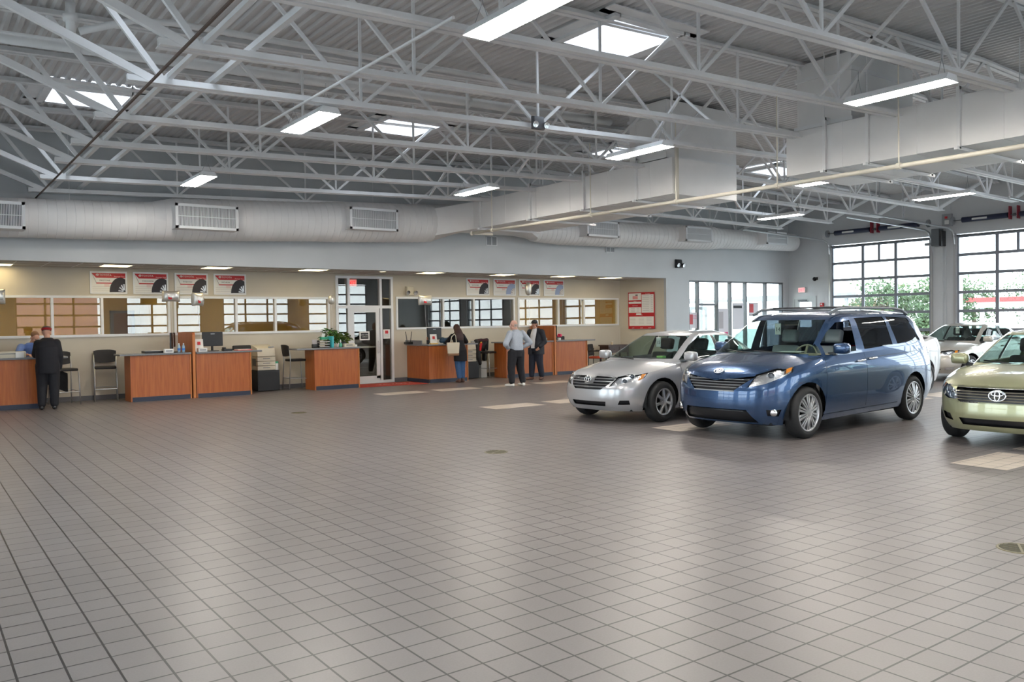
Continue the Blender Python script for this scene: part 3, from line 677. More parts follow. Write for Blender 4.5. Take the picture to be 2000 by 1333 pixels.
vent(13.52, 3.97, .38, .27, 'square grey wall vent under the trunk duct'); vent(18.09, 3.9, .38, .17, 'low grey wall vent under the right round duct')
t = thing('horn_speaker', 'small black horn speaker on the grey wall above the side exit', 'speaker', (XG, 18.2, 3.1))
b = MB(); b.box(-.06, 0, -.05, .05, -.05, .05); b.build('speaker_bracket', M_BLACK, t)
b = MB(); b.lathe([(.03, 0), (.035, .06), (.075, .12), (.07, .12), (.03, .06), (0, .05)], 18, Matrix.Translation((-.05, .02, 0)) @ Matrix.Rotation(-1.75, 4, 'Y') @ Matrix.Rotation(.35, 4, 'X')); b.build('speaker_horn', M_BLACK, t, smooth=True)
t = thing('fire_alarm', 'small red fire alarm strobe beside the side exit door', 'alarm', (XG, 17.97, 2.12))
b = MB(); b.box(-.05, 0, -.07, .07, -.08, .08, .01); b.build('alarm_case', M_RED, t); b = MB(); b.box(-.065, -.05, -.03, .03, .0, .05); b.build('strobe_lens', M_WHITE, t)

# ------------------------------------------------------------------ storefront at the far end of the upper wall
f = thing('window_5', '', '', (21.75, YF, 0)); del f['label']; del f['category']; struct(f)
MX = [22.25, 23.26, 23.98, 24.84, 26.0, 26.93]
b = MB()
for x in MX[:-1]: b.box(x-21.75-.035, x-21.75+.035, .02, .16, 0, 3.0)
for a in ((0, .04, 0, 3.0), (5.19, 5.25, 0, 3.0), (0, 5.25, 2.95, 3.0), (0, 5.25, 0, .1)): b.box(a[0], a[1], .02, .16, a[2], a[3])
b.box(.53, 1.48, .03, .15, 2.13, 2.2); b.build('storefront_frame', M_DGREY, f)
xs = [21.75, *MX[:-1], 27.0]
for xa, xb in zip(xs, xs[1:]): b = MB(); b.box(xa-21.75+.035, xb-21.75-.035, .08, .086, .1, 2.95); b.build('pane', M_PANE, f)
t = thing('door_4', '', '', (22.3, YF+.5, 0)); del t['label']; del t['category']; struct(t)
b = MB(); frame_rect(b, 0, .92, .02, 2.1, -.03, .03, .11); b.build('door_leaf', M_ALU, t); b = MB(); b.box(.1, .82, -.003, .003, .12, 2.0); b.build('pane', M_PANE, t)
M_PINK = mat('print_magenta', (.62, .12, .25), .6); M_PALE = mat('print_pale', (.72, .70, .74), .6)
for x, z, w, h, cols, lab in ((22.0, 1.62, .44, .55, (M_PINK, M_RED, M_PALE), 'window poster with red and pink figures, leftmost on the storefront'),
                              (23.6, 1.55, .56, .95, (M_PALE, M_LINE, M_PINK), 'pale printed window poster with a pink foot, beside the white door'),
                              (24.42, 1.75, .62, .95, (M_PALE, M_INK, M_PALE), 'pale window poster with a black title bar'),
                              (25.3, 2.0, .55, .5, (M_PALE, M_RED, M_LINE), 'small pale window poster with a dark red portrait')):
    t = wall_sheet('window_poster', lab, 'poster', x, YF+.07, z, w, h, M_PALE)
    for k in range(3):
        b = MB()
        if k == 0: [b.box(-w*.42, w*.42, -.006, -.004, h*.1+j*h*.09, h*.1+j*h*.09+h*.03) for j in range(3)]
        elif k == 1: b.box(-w*.42, w*.35 if cols[1] is M_INK else w*.0, -.007, -.004, h*.3 if cols[1] is M_INK else -h*.25, h*.4 if cols[1] is M_INK else h*.38)
        else: b.box(-w*.45, w*.45, -.006, -.004, -h*.48, -h*.38)
        b.build('print', cols[k], t)

# ------------------------------------------------------------------ overhead doors
M_ODF = mat('overhead_door_frame', (.24, .26, .30), .4, metal=.3)
def overhead(i, name, mtx, W, H=4.2, simple=False):
    """local: x across, y out of the room, z up"""
    d = thing(name, '', '', (0, 0, 0)); del d['label']; del d['category']; struct(d); d.matrix_world = mtx
    n = 7; b = MB()
    for k in range(n+1):
        z = H*k/n; b.box(0, W, -.025, .025, max(0, z-.045), min(H, z+.045))
    for k in range(4):
        x = W*k/3; b.box(max(0, x-.05), min(W, x+.05), -.024, .024, 0, H)
    b.box(W/2-.04, W/2+.04, -.023, .023, H*(n-1)/n, H)
    b.build('door_sections', M_ODF, d)
    b = MB(); b.box(.02, W-.02, -.003, .003, .02, H-.02); b.build('door_glazing', M_PANE, d)
    if simple: return d
    b = MB()
    for x in (-.06, W+.06): b.box(x-.03, x+.03, -.1, -.03, 0, H+.1)
    b.build('door_track', M_SILVER, d)
    b = MB(); b.box(-.02, W+.02, -.05, -.02, H+.0, H+.05); b.box(.1, W-.3, -.045, -.02, H+.08, H+.11); b.build('header_seal', M_DGREY, d)
    return d
for k, (y0, y1) in enumerate(GD):
    M = Matrix.Translation((XG+.05, y1, 0)) @ Matrix.Rotation(-PI/2, 4, 'Z')
    overhead(k, 'door_%d' % (5+k), M, y1-y0)
    if k > 1: continue
    where = ['the full overhead door', 'the right overhead door cut by the frame'][k]
    t = thing('torsion_shaft', f'dark spring tubes with red plates above {where}', 'door spring', (XG-.17, (y0+y1)/2, 4.69))
    w2 = (y1-y0)/2
    RX = Matrix.Rotation(PI/2, 4, 'X')
    b = MB(); b.tube([(0, w2+.12, 0), (0, -w2-.1, 0)], .014, 8); b.build('shaft', M_DGREY, t, smooth=True)
    M_NAVY = mat('navy_spring', (.012, .018, .05), .35)
    for ya, yb in ((w2-.25, .20), (-.15, -w2+.3)):
        b = MB(); b.tube([(0, ya, 0), (0, yb, 0)], .085, 14); b.build('spring_tube', M_NAVY, t, angle=40)
        b = MB(); b.box(-.088, -.084, (ya+yb)/2-.1, (ya+yb)/2+.35, -.04, .02); b.build('maker_plate', M_WHITE, t)
    for y in (.14, -.09): b = MB(); b.box(-.09, .1, y-.012, y+.012, -.13, .26); b.build('red_plate', mat('dark_red_plate', (.28, .01, .03), .4), t)
    b = MB(); b.lathe([(.05, -.03), (.05, .03)], 12, Matrix.Translation((0, .02, 0)) @ RX, cap=True); b.build('coupling', M_DGREY, t)
    for y in (w2+.05, -w2-.03): b = MB(); b.lathe([(.12, -.03), (.13, -.025), (.1, 0), (.13, .025), (.12, .03)], 18, Matrix.Translation((0, y, 0)) @ RX, cap=True); b.build('cable_drum', M_MGREY, t); 
    for y, sfx in ((y1+.06, 'left'), (y0-.06, 'right')):
        b = MB(); b.tube([(XG-.06, y, 3.95), (XG-.08, y, 4.2), (XG-.2, y, 4.38), (XG-.45, y, 4.46), (22.4, y, 4.6)], .03, 6)
        b.bar((24.2, y, 4.57), (24.2, y, roofz(24.2)), .03, .03)
        tag(b.build('door_rail', M_SILVER, loc=(XG-2, y, 4.5)), f'grey steel rail running inward, {sfx} side of {where}', 'rail')
t = thing('door_operator', 'dark electric door operator between the two overhead doors', 'motor', (XG-.02, 13.62, 4.2))
b = MB(); b.box(-.3, 0, -.1, .16, -.28, .28, .02); b.build('motor_case', M_DGREY, t); b = MB(); b.box(-.34, -.05, -.12, -.2, -.3, .2, .02); b.build('gear_case', M_BLACK, t)
b = MB(); b.tube([(-.2, .16, -.2), (-.2, .4, -.2)], .05, 10); b.build('motor', M_MGREY, t); b = MB(); b.tube([(-.28, .1, -.28), (-.29, .1, -.45), (-.24, .14, -.45), (-.24, .14, -.28)], .006, 5); b.build('chain_loop', M_SILVER, t)
t = thing('switch_box', 'grey electrical box with a red knob high between the overhead doors', 'electrical box', (XG, 13.38, 4.74))
b = MB(); b.box(-.12, 0, -.15, .15, -.2, .2, .01); b.build('box_case', M_MGREY, t); b = MB(); b.box(-.14, -.12, -.03, .05, .05, .12); b.build('red_knob', M_RED, t); b = MB(); b.box(-.125, -.12, -.08, .06, -.13, 0); b.build('paper_label', M_WHITE, t)
b = MB(); [b.tube([(XG-.03, y, .1), (XG-.03, y, z)], .016, 8) for y, z in ((13.55, 3.9), (13.45, 4.5))]; b.tube([(XG-.03, 13.3, 4.94), (XG-.03, 13.3, 5.6)], .016, 8)
tag(b.build('wall_conduit', M_WALL, loc=(XG-.03, 13.5, 2)), 'pair of painted conduits on the pier between the overhead doors', 'conduit')
for k, (x0, x1) in enumerate(SD): overhead(k, 'door_%d' % (11+k), Matrix.Translation((x1, YS-.05, 0)) @ Matrix.Rotation(PI, 4, 'Z'), x1-x0, 4.05, True)
for k, y0 in enumerate((1, 6, 11)): overhead(k, 'door_%d' % (17+k), Matrix.Translation((XW-.05, y0, 0)) @ Matrix.Rotation(PI/2, 4, 'Z'), 3.6, 4.05, True)

# ------------------------------------------------------------------ outside
b = MB(); b.box(-70, 110, -80, 110, -.3, -.03); struct(b.build('ground_outside', mat('asphalt', (.30, .31, .31), .9, var=.15, vscale=.3)))
M_PINKW = mat('pink_block_wall', (.55, .30, .27), .8, var=.08, vscale=4); M_LBW = mat('white_building', (.62, .64, .66), .7)
def house(name, label, x0, x1, y0, y1, h, m):
    t = thing(name, label, 'building', ((x0+x1)/2, (y0+y1)/2, 0)); hx, hy = (x1-x0)/2, (y1-y0)/2
    b = MB(); b.box(-hx, hx, -hy, hy, 0, h); b.build('wall', m, t); b = MB(); b.box(-hx-.2, hx+.2, -hy-.2, hy+.2, h, h+.35); b.build('parapet', M_ALU, t); return t
house('building', 'pink block building across the yard, seen only as a reflection in the office glass', -12, 11, -30, -22, 5.2, M_PINKW)
house('building', 'low white building across the road, seen through the storefront', 16, 44, 46, 54, 6.5, M_LBW)
t = thing('entrance_canopy', 'grey canopy beam on posts outside the storefront', 'canopy', (33, 26, 0))
b = MB(); b.box(-.1, .1, -6, 6, 2.46, 2.72); b.build('canopy_beam', mat('canopy_grey', (.24, .26, .28), .5), t)
for x in (-5.5, -1.2, 2.6, 5.5): b = MB(); b.box(-.06, .06, x-.06, x+.06, 0, 2.5); b.build('post', MATS['canopy_grey'], t)
# petrol-station style canopy across the road
t = thing('road_canopy', 'white flat canopy with a red stripe across the road, right overhead door', 'canopy', (78, 31, 0))
b = MB(); b.box(-2.5, 2.5, -6.0, 5.9, 2.3, 3.1); b.build('canopy_roof', mat('canopy_white', (.75, .75, .76), .5), t)
b = MB(); b.box(-2.56, -2.5, -6.0, 4.6, 2.75, 3.16); b.build('red_stripe', mat('canopy_red', (.55, .06, .06), .5), t)
for x, y in ((-1.8, -5), (-1.8, 5), (1.8, -5), (1.8, 5)): b = MB(); b.box(x-.15, x+.15, y-.15, y+.15, 0, 2.3); b.build('post', MATS['canopy_white'], t)
t = thing('light_pole', 'pale pole outside at the left edge of the right overhead door', 'pole', (46, 21.85, 0))
b = MB(); b.tube([(0, 0, 0), (0, 0, 9)], .11, 10); b.build('pole_shaft', M_ALU, t); b = MB(); b.box(-.5, .5, -.15, .15, 8.9, 9.05); b.build('lamp_head', M_MGREY, t)
M_LEAF = mat('tree_leaf', (.06, .105, .045), .8, var=.35, vscale=1.2); M_LEAF2 = mat('tree_leaf_autumn', (.15, .11, .06), .8, var=.3, vscale=1.2); M_BARK = mat('bark', (.12, .09, .07), .9)
def tree(x, y, h, r, m, label, seed):
    rd = random.Random(seed); t = thing('tree', label, 'tree', (x, y, 0), group='trees beyond the road')
    b = MB(); b.tube([(0, 0, 0), (.1, 0, h*.4), (0, .1, h*.8)], [.25, .18, .06], 8); b.build('trunk', M_BARK, t)
    b = MB()
    for k in range(2600):
        a = rd.uniform(0, 2*PI); u = rd.uniform(-1, 1); q = rd.uniform(.45, 1)**.6
        lob = 1+.25*math.sin(3*a+seed)+.15*math.sin(5*u*PI+seed)
        p = Vector((r*q*lob*math.sqrt(1-u*u)*math.cos(a), r*q*lob*math.sqrt(1-u*u)*math.sin(a), h*.6+h*.42*q*u*lob)); s_ = rd.uniform(.07, .17)
        d1 = Vector((rd.gauss(0, 1), rd.gauss(0, 1), rd.gauss(0, 1))).normalized(); d2 = d1.orthogonal().normalized()
        b.quad(p-d1*s_-d2*s_*.5, p+d1*s_*.3-d2*s_*.7, p+d1*s_, p+d2*s_*.6)
    b.build('foliage', m, t)
for k, (x, y, h, r, m) in enumerate(((58, 33.2, 4.3, 2.3, M_LEAF), (58, 28.9, 4.4, 1.9, M_LEAF), (64, 38.2, 3.0, 1.8, M_LEAF2), (84, 45.5, 4.6, 3.2, M_LEAF), (88, 40.5, 5.0, 2.6, M_LEAF), (90, 35.0, 5.6, 2.8, M_LEAF), (88, 29.0, 4.6, 2.6, M_LEAF2), (92, 52, 5.0, 3.4, M_LEAF), (48, 24.2, 2.0, 1.2, M_LEAF))):
    tree(x, y, h, r, m, ['bushy green tree seen through the middle of the full overhead door', 'green tree right of the bushy one behind the full overhead door', 'russet small tree low behind the full overhead door', 'tall green tree far behind the gap between the overhead doors', 'far green tree at the left of the right overhead door', 'far green tree above the red-striped canopy', 'russet far tree at the right edge of the photo', 'tall far tree behind the left of the full overhead door', 'low green bush outside the pier between the overhead doors'][k], k+3)
# ------------------------------------------------------------------ cars
def lerp_t(T, x):
    """smooth (monotone cubic) table lookup"""
    if x <= T[0][0]: return T[0][1]
    if x >= T[-1][0]: return T[-1][1]
    n = len(T)
    for i in range(n-1):
        if x <= T[i+1][0]: break
    d = [(T[k+1][1]-T[k][1])/(T[k+1][0]-T[k][0]) for k in range(n-1)]
    def tg(k):
        if k == 0: return d[0]
        if k == n-1: return d[-1]
        return 0 if d[k-1]*d[k] <= 0 else 2*d[k-1]*d[k]/(d[k-1]+d[k])
    h = T[i+1][0]-T[i][0]; t = (x-T[i][0])/h; t2, t3 = t*t, t*t*t
    return (2*t3-3*t2+1)*T[i][1]+(t3-2*t2+t)*h*tg(i)+(-2*t3+3*t2)*T[i+1][1]+(t3-t2)*h*tg(i+1)
def quarter(n, m):
    """unit superellipse quarter from (1,0) to (0,1), m+1 points evenly spaced along the arc"""
    P = []
    for k in range(401):
        a = PI/2*k/400; P.append((max(0, math.cos(a))**(2/n), max(0, math.sin(a))**(2/n)))
    D = [0]
    for p, q in zip(P, P[1:]): D.append(D[-1]+math.hypot(q[0]-p[0], q[1]-p[1]))
    out = []; j = 0
    for k in range(m+1):
        s = D[-1]*k/m
        while j < 399 and D[j+1] < s: j += 1
        t = (s-D[j])/max(1e-9, D[j+1]-D[j]); out.append((P[j][0]+(P[j+1][0]-P[j][0])*t, P[j][1]+(P[j+1][1]-P[j][1])*t))
    return out
def loft(bm, nf, nr, m, rows, ptfn, capfn, K=9):
    qf, qr = quarter(nf, m), quarter(nr, m)
    loop = [(-c, s, 0) for c, s in qf]+[(c, s, 1) for c, s in qr[::-1]][1:]
    loop += [(c, -s, 1) for c, s in qr][1:]+[(-c, -s, 0) for c, s in qf[::-1]][1:-1]
    N = len(loop); rings = []
    for j in range(rows+1): rings.append([bm.verts.new(ptfn(c, s, j/rows)) for c, s, _ in loop])
    top = [v.co.copy() for v in rings[-1]]
    for k in range(1, K+1): rings.append([bm.verts.new(capfn(p, 1-k/K)) for p in top])
    for A, B in zip(rings, rings[1:]):
        for i in range(N):
            try: bm.faces.new((A[i], A[(i+1) % N], B[(i+1) % N], B[i]))
            except ValueError: pass
    bmesh.ops.remove_doubles(bm, verts=rings[-1], dist=1e-4)
def inside(poly, a, c):
    r = False; n = len(poly)
    for i in range(n):
        (x1, y1), (x2, y2) = poly[i], poly[(i+1) % n]
        if (y1 > c) != (y2 > c) and a < (x2-x1)*(c-y1)/(y2-y1)+x1: r = not r
    return r
AX = {'side': Vector((1, 0, 0)), 'front': Vector((0, 1, 0)), 'cl': Vector((1, -1, 0)), 'cr': Vector((1, 1, 0))}
def carve(bm, poly, A, filt):
    """cut poly (a, z) through the faces that pass filt and return the faces inside it"""
    A = AX[A]; B = Vector((0, 0, 1)); aa = A.length_squared
    lo = (min(p[0] for p in poly)-.02, min(p[1] for p in poly)-.02); hi = (max(p[0] for p in poly)+.02, max(p[1] for p in poly)+.02)
    def cand():
        out = []
        for f in bm.faces:
            if not filt(f): continue
            a = [v.co.dot(A) for v in f.verts]; z = [v.co.z for v in f.verts]
            if max(a) > lo[0] and min(a) < hi[0] and max(z) > lo[1] and min(z) < hi[1]: out.append(f)
        return out
    n = len(poly)
    for i in range(n):
        (pa, pb), (qa, qb) = poly[i], poly[(i+1) % n]
        N = A*(-(qb-pb))/math.sqrt(aa)+B*(qa-pa)
        N = A*(-(qb-pb))+B*(qa-pa)
        if N.length < 1e-7: continue
        P0 = A*(pa/aa)+B*pb
        fs = cand(); es = list({e for f in fs for e in f.edges}); vs = list({v for f in fs for v in f.verts})
        bmesh.ops.bisect_plane(bm, geom=vs+es+fs, dist=1e-5, plane_co=P0, plane_no=N.normalized())
    res = []
    for f in cand():
        c = f.calc_center_median()
        if inside(poly, c.dot(A), c.z): res.append(f)
    return res
def take(bm, faces, parent, name, m, off=0., thick=0., keep=False, smooth=True):
    nb = bmesh.new(); mp = {}
    for f in faces:
        for v in f.verts:
            if v not in mp: mp[v] = nb.verts.new(v.co+v.normal*off)
    for f in faces:
        try: nb.faces.new([mp[v] for v in f.verts])
        except ValueError: pass
    if thick:
        r = bmesh.ops.solidify(nb, geom=nb.faces[:], thickness=thick)
    if not keep: bmesh.ops.delete(bm, geom=faces, context='FACES')
    me = bpy.data.meshes.new(name); nb.to_mesh(me); nb.free(); me.materials.append(m)
    if smooth:
        for p in me.polygons: p.use_smooth = True
    o = bpy.data.objects.new(name, me); COL.objects.link(o); o.parent = parent
    return o
def arc_pts(cx, cz, r, n=26): return [(cx+r*math.cos(2*PI*k/n), cz+r*math.sin(2*PI*k/n)) for k in range(n)]

M_TIRE = mat('tyre_rubber', (.016, .016, .017), .75); M_ALLOY = mat('alloy_wheel', (.55, .56, .58), .28, metal=.75)
M_WELL = mat('wheel_well', (.008, .008, .009), .9); M_TRIM = mat('black_trim', (.012, .013, .016), .3)
M_LENS = glass('lamp_lens', (.93, .95, .97), 1.6); M_CARGL = glass('car_glass', (.56, .68, .65), 1.0); M_TINT = glass('tinted_glass', (.07, .08, .10), 1.4)
M_AMBER = mat('amber_lens', (.85, .28, .02), .2, coat=1); M_TAIL = mat('tail_red', (.55, .01, .02), .2, coat=1)
M_REFL = mat('lamp_reflector', (.80, .80, .80), .18, metal=.85, bump=.9, bscale=28)
M_INT = mat('dark_cabin', (.03, .03, .032), .8); M_SEATG = mat('grey_seat_leather', (.40, .42, .44), .55); M_SEATD = mat('dark_seat_cloth', (.03, .033, .036), .85)
M_DASH = mat('beige_dash', (.34, .30, .22), .6)
def paint(name, col, metal=.45, rough=.28):
    return mat(name, col, rough, metal=metal, coat=1.0, var=.02, vscale=200)

def wheel(parent, x, y, side, R, rimr, spokes, twin, W=.215, steer=0.):
    """side -1: outer face towards -y"""
    w = bpy.data.objects.new('wheel', None); COL.objects.link(w); w.parent = parent; w.location = (x, y, R); w.rotation_euler = (0, 0, steer)
    M = Matrix.Rotation(PI/2 if side < 0 else -PI/2, 4, 'X')  # local z -> outward
    h = W/2
    b = MB(); b.lathe([(rimr, -h+.02), (rimr+.03, -h), (R-.035, -h+.005), (R-.008, -h+.03), (R, -h+.06), (R, h-.06), (R-.008, h-.03), (R-.035, h-.005), (rimr+.03, h), (rimr+.005, h-.012)], 40, M); b.build('tire', M_TIRE, w, smooth=True)
    b = MB(); b.lathe([(rimr+.006, h-.012), (rimr-.012, h-.008), (rimr-.022, h-.05), (rimr-.03, -h+.03)], 40, M); rim = b.build('rim', M_ALLOY, w, smooth=True)
    b = MB(); b.lathe([(0, -.02), (rimr-.025, -.02)], 30, M); b.build('brake_disc', M_WELL, w)
    for k in range(spokes):
        a = 2*PI*k/spokes+PI/2; b = MB()
        for dx in ((-.5, .5) if twin else (0,)):
            wa = .020 if twin else .036; wb = .034 if twin else .05
            P = []
            for z, dz in ((h-.048, 0), (h-.010, 1)):
                for r_, ww in ((.05, wa), (rimr-.012, wb)):
                    zz = z+(0.012 if r_ < .1 and dz else 0)-(.012 if r_ > .1 and dz else 0); sh = dx*(.026 if r_ < .1 else .05)
                    P.append([Vector((r_, sh-ww*.5, zz)), Vector((r_, sh+ww*.5, zz))])
            Rz = M @ Matrix.Rotation(a, 4, 'Z')
            v = [Rz @ p for p in (P[0][0], P[1][0], P[1][1], P[0][1], P[2][0], P[3][0], P[3][1], P[2][1])]
            b.hexa(v, .004, 1)
        b.build('spoke', M_ALLOY, w, angle=40)
    b = MB(); b.lathe([(.075, h-.05), (.07, h-.012), (.05, h-.002), (0, h)], 24, M); b.build('hub_cap', M_ALLOY, w, angle=50)
    b = MB()
    for k in range(5): a = 2*PI*k/5; b.tube([M @ Vector((.057*math.cos(a), .057*math.sin(a), h-.02)), M @ Vector((.057*math.cos(a), .057*math.sin(a), h-.003))], .009, 8)
    b.build('lug_nut', M_MGREY, w)
    return w
def seat(parent, x, y, z, m, w=.52, tall=.62):
    s = bpy.data.objects.new('seat', None); COL.objects.link(s); s.parent = parent; s.location = (x, y, z)
    b = MB(); b.cbox((0, 0, .06), (.52, w, .16), .06, seg=3); b.build('seat_cushion', m, s, smooth=True)
    R_ = Matrix.Rotation(.28, 3, 'Y')
    b = MB(); b.cbox((.32, 0, .06+tall/2), (.16, w*.92, tall), .075, R_, 4); b.build('seat_back', m, s, smooth=True)
    b = MB(); b.cbox((.32+.09+tall*.14, 0, .08+tall+.12), (.13, .27, .21), .062, R_, 4); b.build('headrest', m, s, smooth=True)
    return s
def make_car(name, label, loc, deg, C):
    car = thing(name, label, 'car', (loc[0], loc[1], 0), math.radians(deg))
    L = C['L']; xc = L/2; bm = bmesh.new()
    xfmin = min(v for _, v in C['xf'])
    def low_pt(c, s, t):
        xn = xc+(xc-xfmin)*c*.99
        z0, z1 = lerp_t(C['zb'], xn), lerp_t(C['sh'], xn); z = z0+(z1-z0)*(t**.9)
        xf, xr = lerp_t(C['xf'], z), L-lerp_t(C['xr'], z); w = lerp_t(C['w'], z)
        x = xc+(xc-xf)*c if c < 0 else xc+(xr-xc)*c
        if c < 0: x += C.get('bow', .13)*s*s*(-c)**3
        return Vector((x, w*s, z))
    def low_cap(p, r):
        cx = min(max(p.x, xfmin+.45), L-.4); s = 1-r
        q = Vector((cx+(p.x-cx)*r, p.y*r, 0)); q.z = p.z+(lerp_t(C['hood'], q.x)-p.z)*(1-(1-s)**C.get('hexp', 3.0)); return q
    loft(bm, C['nf'], C['nr'], 30, 16, low_pt, low_cap)
    n_low = len(bm.faces)
    xcg = C.get('xcg', .55*L); zg0 = C['zg0']; zre = C['zre']
    def gh_pt(c, s, t):
        xf, xr = lerp_t(C['gxf'], t), lerp_t(C['gxr'], t); x = xcg+(xcg-xf)*c if c < 0 else xcg+(xr-xcg)*c
        return Vector((x, lerp_t(C['gw'], t)*s, zg0+(zre-zg0)*t))
    def gh_cap(p, r):
        cx = min(max(p.x, C['gxf'][-1][1]+.35), C['gxr'][-1][1]-.3); s = 1-r
        q = Vector((cx+(p.x-cx)*r, p.y*r, 0)); q.z = p.z+(lerp_t(C['roof'], q.x)-p.z)*(1-(1-s)**2.6); return q
    loft(bm, C['gnf'], C['gnr'], 26, 14, gh_pt, gh_cap)
    # remove the deck under the cabin
    bm.faces.ensure_lookup_table()
    kill = []
    for i, f in enumerate(bm.faces):
        c = f.calc_center_median()
        if i < n_low and C['cab'][0] < c.x < C['cab'][1] and abs(c.y) < C['gw'][0][1]-.10 and f.normal.z*1 and abs(f.normal.z) > .5 and c.z > .6: kill.append(f)
    bmesh.ops.delete(bm, geom=kill, context='FACES')
    bmesh.ops.recalc_face_normals(bm, faces=bm.faces[:]); bm.normal_update()
    body_m = C['paint']
    front = lambda f: f.normal.x < -.25 and f.calc_center_median().x < .9
    ws = lambda f: f.normal.x < -.2 and f.calc_center_median().z > C['zg0'] and f.calc_center_median().x < xcg
    rw = lambda f: f.normal.x > .2 and f.calc_center_median().z > C['zg0'] and f.calc_center_median().x > xcg
    sideL = lambda f: f.normal.y < -.35; sideR = lambda f: f.normal.y > .35
    cornL = lambda f: f.calc_center_median().y < -.02 and (f.normal.x < -.1 or f.normal.y < -.3) and f.calc_center_median().x < 1.2 and f.normal.z < .9
    cornR = lambda f: f.calc_center_median().y > .02 and (f.normal.x < -.1 or f.normal.y > .3) and f.calc_center_median().x < 1.2 and f.normal.z < .9
    # wheel arches
    for x in C['wx']:
        for flt in (sideL, sideR):
            fs = carve(bm, [p for p in arc_pts(x, C['R']+.01, C['R']+C.get('gap', .045))], 'side', lambda f: flt(f) and f.calc_center_median().z < 1.0)
            bmesh.ops.delete(bm, geom=fs, context='FACES')
    bm.normal_update()
    # glass
    o = take(bm, carve(bm, C['wsp'], 'front', ws), car, 'windshield', M_CARGL)
    if C.get('rwp'): take(bm, carve(bm, C['rwp'], 'front', rw), car, 'rear_window', C.get('rglass', M_CARGL))
    for poly, kind in C['win']:
        for flt, sg in ((sideL, -1), (sideR, 1)):
            fs = carve(bm, poly, 'side', lambda f: flt(f) and f.calc_center_median().z > C['zg0']-.1)
            if kind == 'open' and sg < 0: bmesh.ops.delete(bm, geom=fs, context='FACES'); continue
            take(bm, fs, car, 'side_window', M_TINT if kind == 'tint' else M_CARGL, off=-.006)
    bm.normal_update()
    # black pillar trim between the side windows
    for poly in C.get('trim', []):
        for flt in (sideL, sideR): take(bm, carve(bm, poly, 'side', lambda f: flt(f) and f.calc_center_median().z > C['zg0']-.1), car, 'pillar_trim', M_TRIM, off=.001)
    # head lamps
    for A, flt in (('cl', cornL), ('cr', cornR)):
        fs = carve(bm, C['lamp'], A, flt); bm.normal_update()
        if not fs: continue
        cen = [f.calc_center_median() for f in fs]
        hl = take(bm, fs, car, 'headlight', M_LENS, off=.004, keep=True)
        take(bm, fs, hl, 'lamp_reflector', M_REFL, off=-.03, keep=True)
        if C.get('amber'):
            am = [f for f in carve(bm, C['amber'], A, flt)]; bm.normal_update()
            if am: take(bm, am, hl, 'turn_signal', M_AMBER, off=-.004)
        fs = [f for f in carve(bm, C['lamp'], A, flt)]
        # eyes of the lamp
        for u, z, r in C['eyes']:
            best = min(cen, key=lambda c: (c.dot(AX[A])-u)**2+(c.z-z)**2)
            n = Vector((-.8, -.5 if A == 'cl' else .5, .1)).normalized(); Mx = Matrix.Translation(best-n*.035) @ n.to_track_quat('Z', 'Y').to_matrix().to_4x4()
            b = MB(); b.lathe([(r, -.01), (r*1.02, .018), (r*.9, .012), (r*.78, -.01)], 20, Mx); b.build('lamp_bezel', M_CHROME, hl, smooth=True)
            b = MB(); b.ball(best-n*.045, r*.8, 14, 8); b.build('projector', mat('projector_glass', (.10, .12, .15), .03, spec=1), hl, smooth=True)
        bmesh.ops.delete(bm, geom=fs, context='FACES'); bm.normal_update()
    # grille
    gf = carve(bm, C['grille'], 'front', front)
    g = take(bm, gf, car, 'grille', M_TRIM, off=-.035, keep=True)
    for poly, mm in C['bars']:
        bf = [f for f in carve(bm, poly, 'front', front)]
        take(bm, bf, g, 'grille_bar', mm, off=.0, thick=.02, keep=True)
    gf = carve(bm, C['grille'], 'front', front); bmesh.ops.delete(bm, geom=gf, context='FACES'); bm.normal_update()
    for poly, nm, mm, off in C['fronts']:
        pf = carve(bm, poly, 'front', front); take(bm, pf, car, nm, mm, off=off); bm.normal_update()
    for poly, nm, mm, off in C.get('corners', []):
        for A, flt in (('cl', cornL), ('cr', cornR)): take(bm, carve(bm, poly, A, flt), car, nm, mm, off=off); bm.normal_update()
    # door seams
    for x0, z0, x1, z1 in C['seams']:
        d = Vector((x1-x0, z1-z0)); n = Vector((-d.y, d.x)).normalized()*.0035
        poly = [(x0-n.x, z0-n.y), (x1-n.x, z1-n.y), (x1+n.x, z1+n.y), (x0+n.x, z0+n.y)]
        for flt in (sideL,):
            fs = carve(bm, poly, 'side', flt)
            if fs: take(bm, fs, car, 'door_seam', M_TRIM, off=-.004)
    for poly in C.get('tail', []):
        for sg, flt in ((-1, sideL), (1, sideR)):
            fs = carve(bm, poly, 'side', lambda f: flt(f) or (f.normal.x > .3 and f.calc_center_median().y*sg > .5))
            take(bm, fs, car, 'tail_light', M_TAIL, off=.003)
    if C.get('hoodcut'):
        for x0, z0, x1, z1 in C['hoodcut']:
            pass
    me = bpy.data.meshes.new('body'); bm.to_mesh(me); bm.free(); me.materials.append(body_m)
    for p in me.polygons: p.use_smooth = True
    me.set_sharp_from_angle(angle=math.radians(38))
    o = bpy.data.objects.new('body', me); COL.objects.link(o); o.parent = car
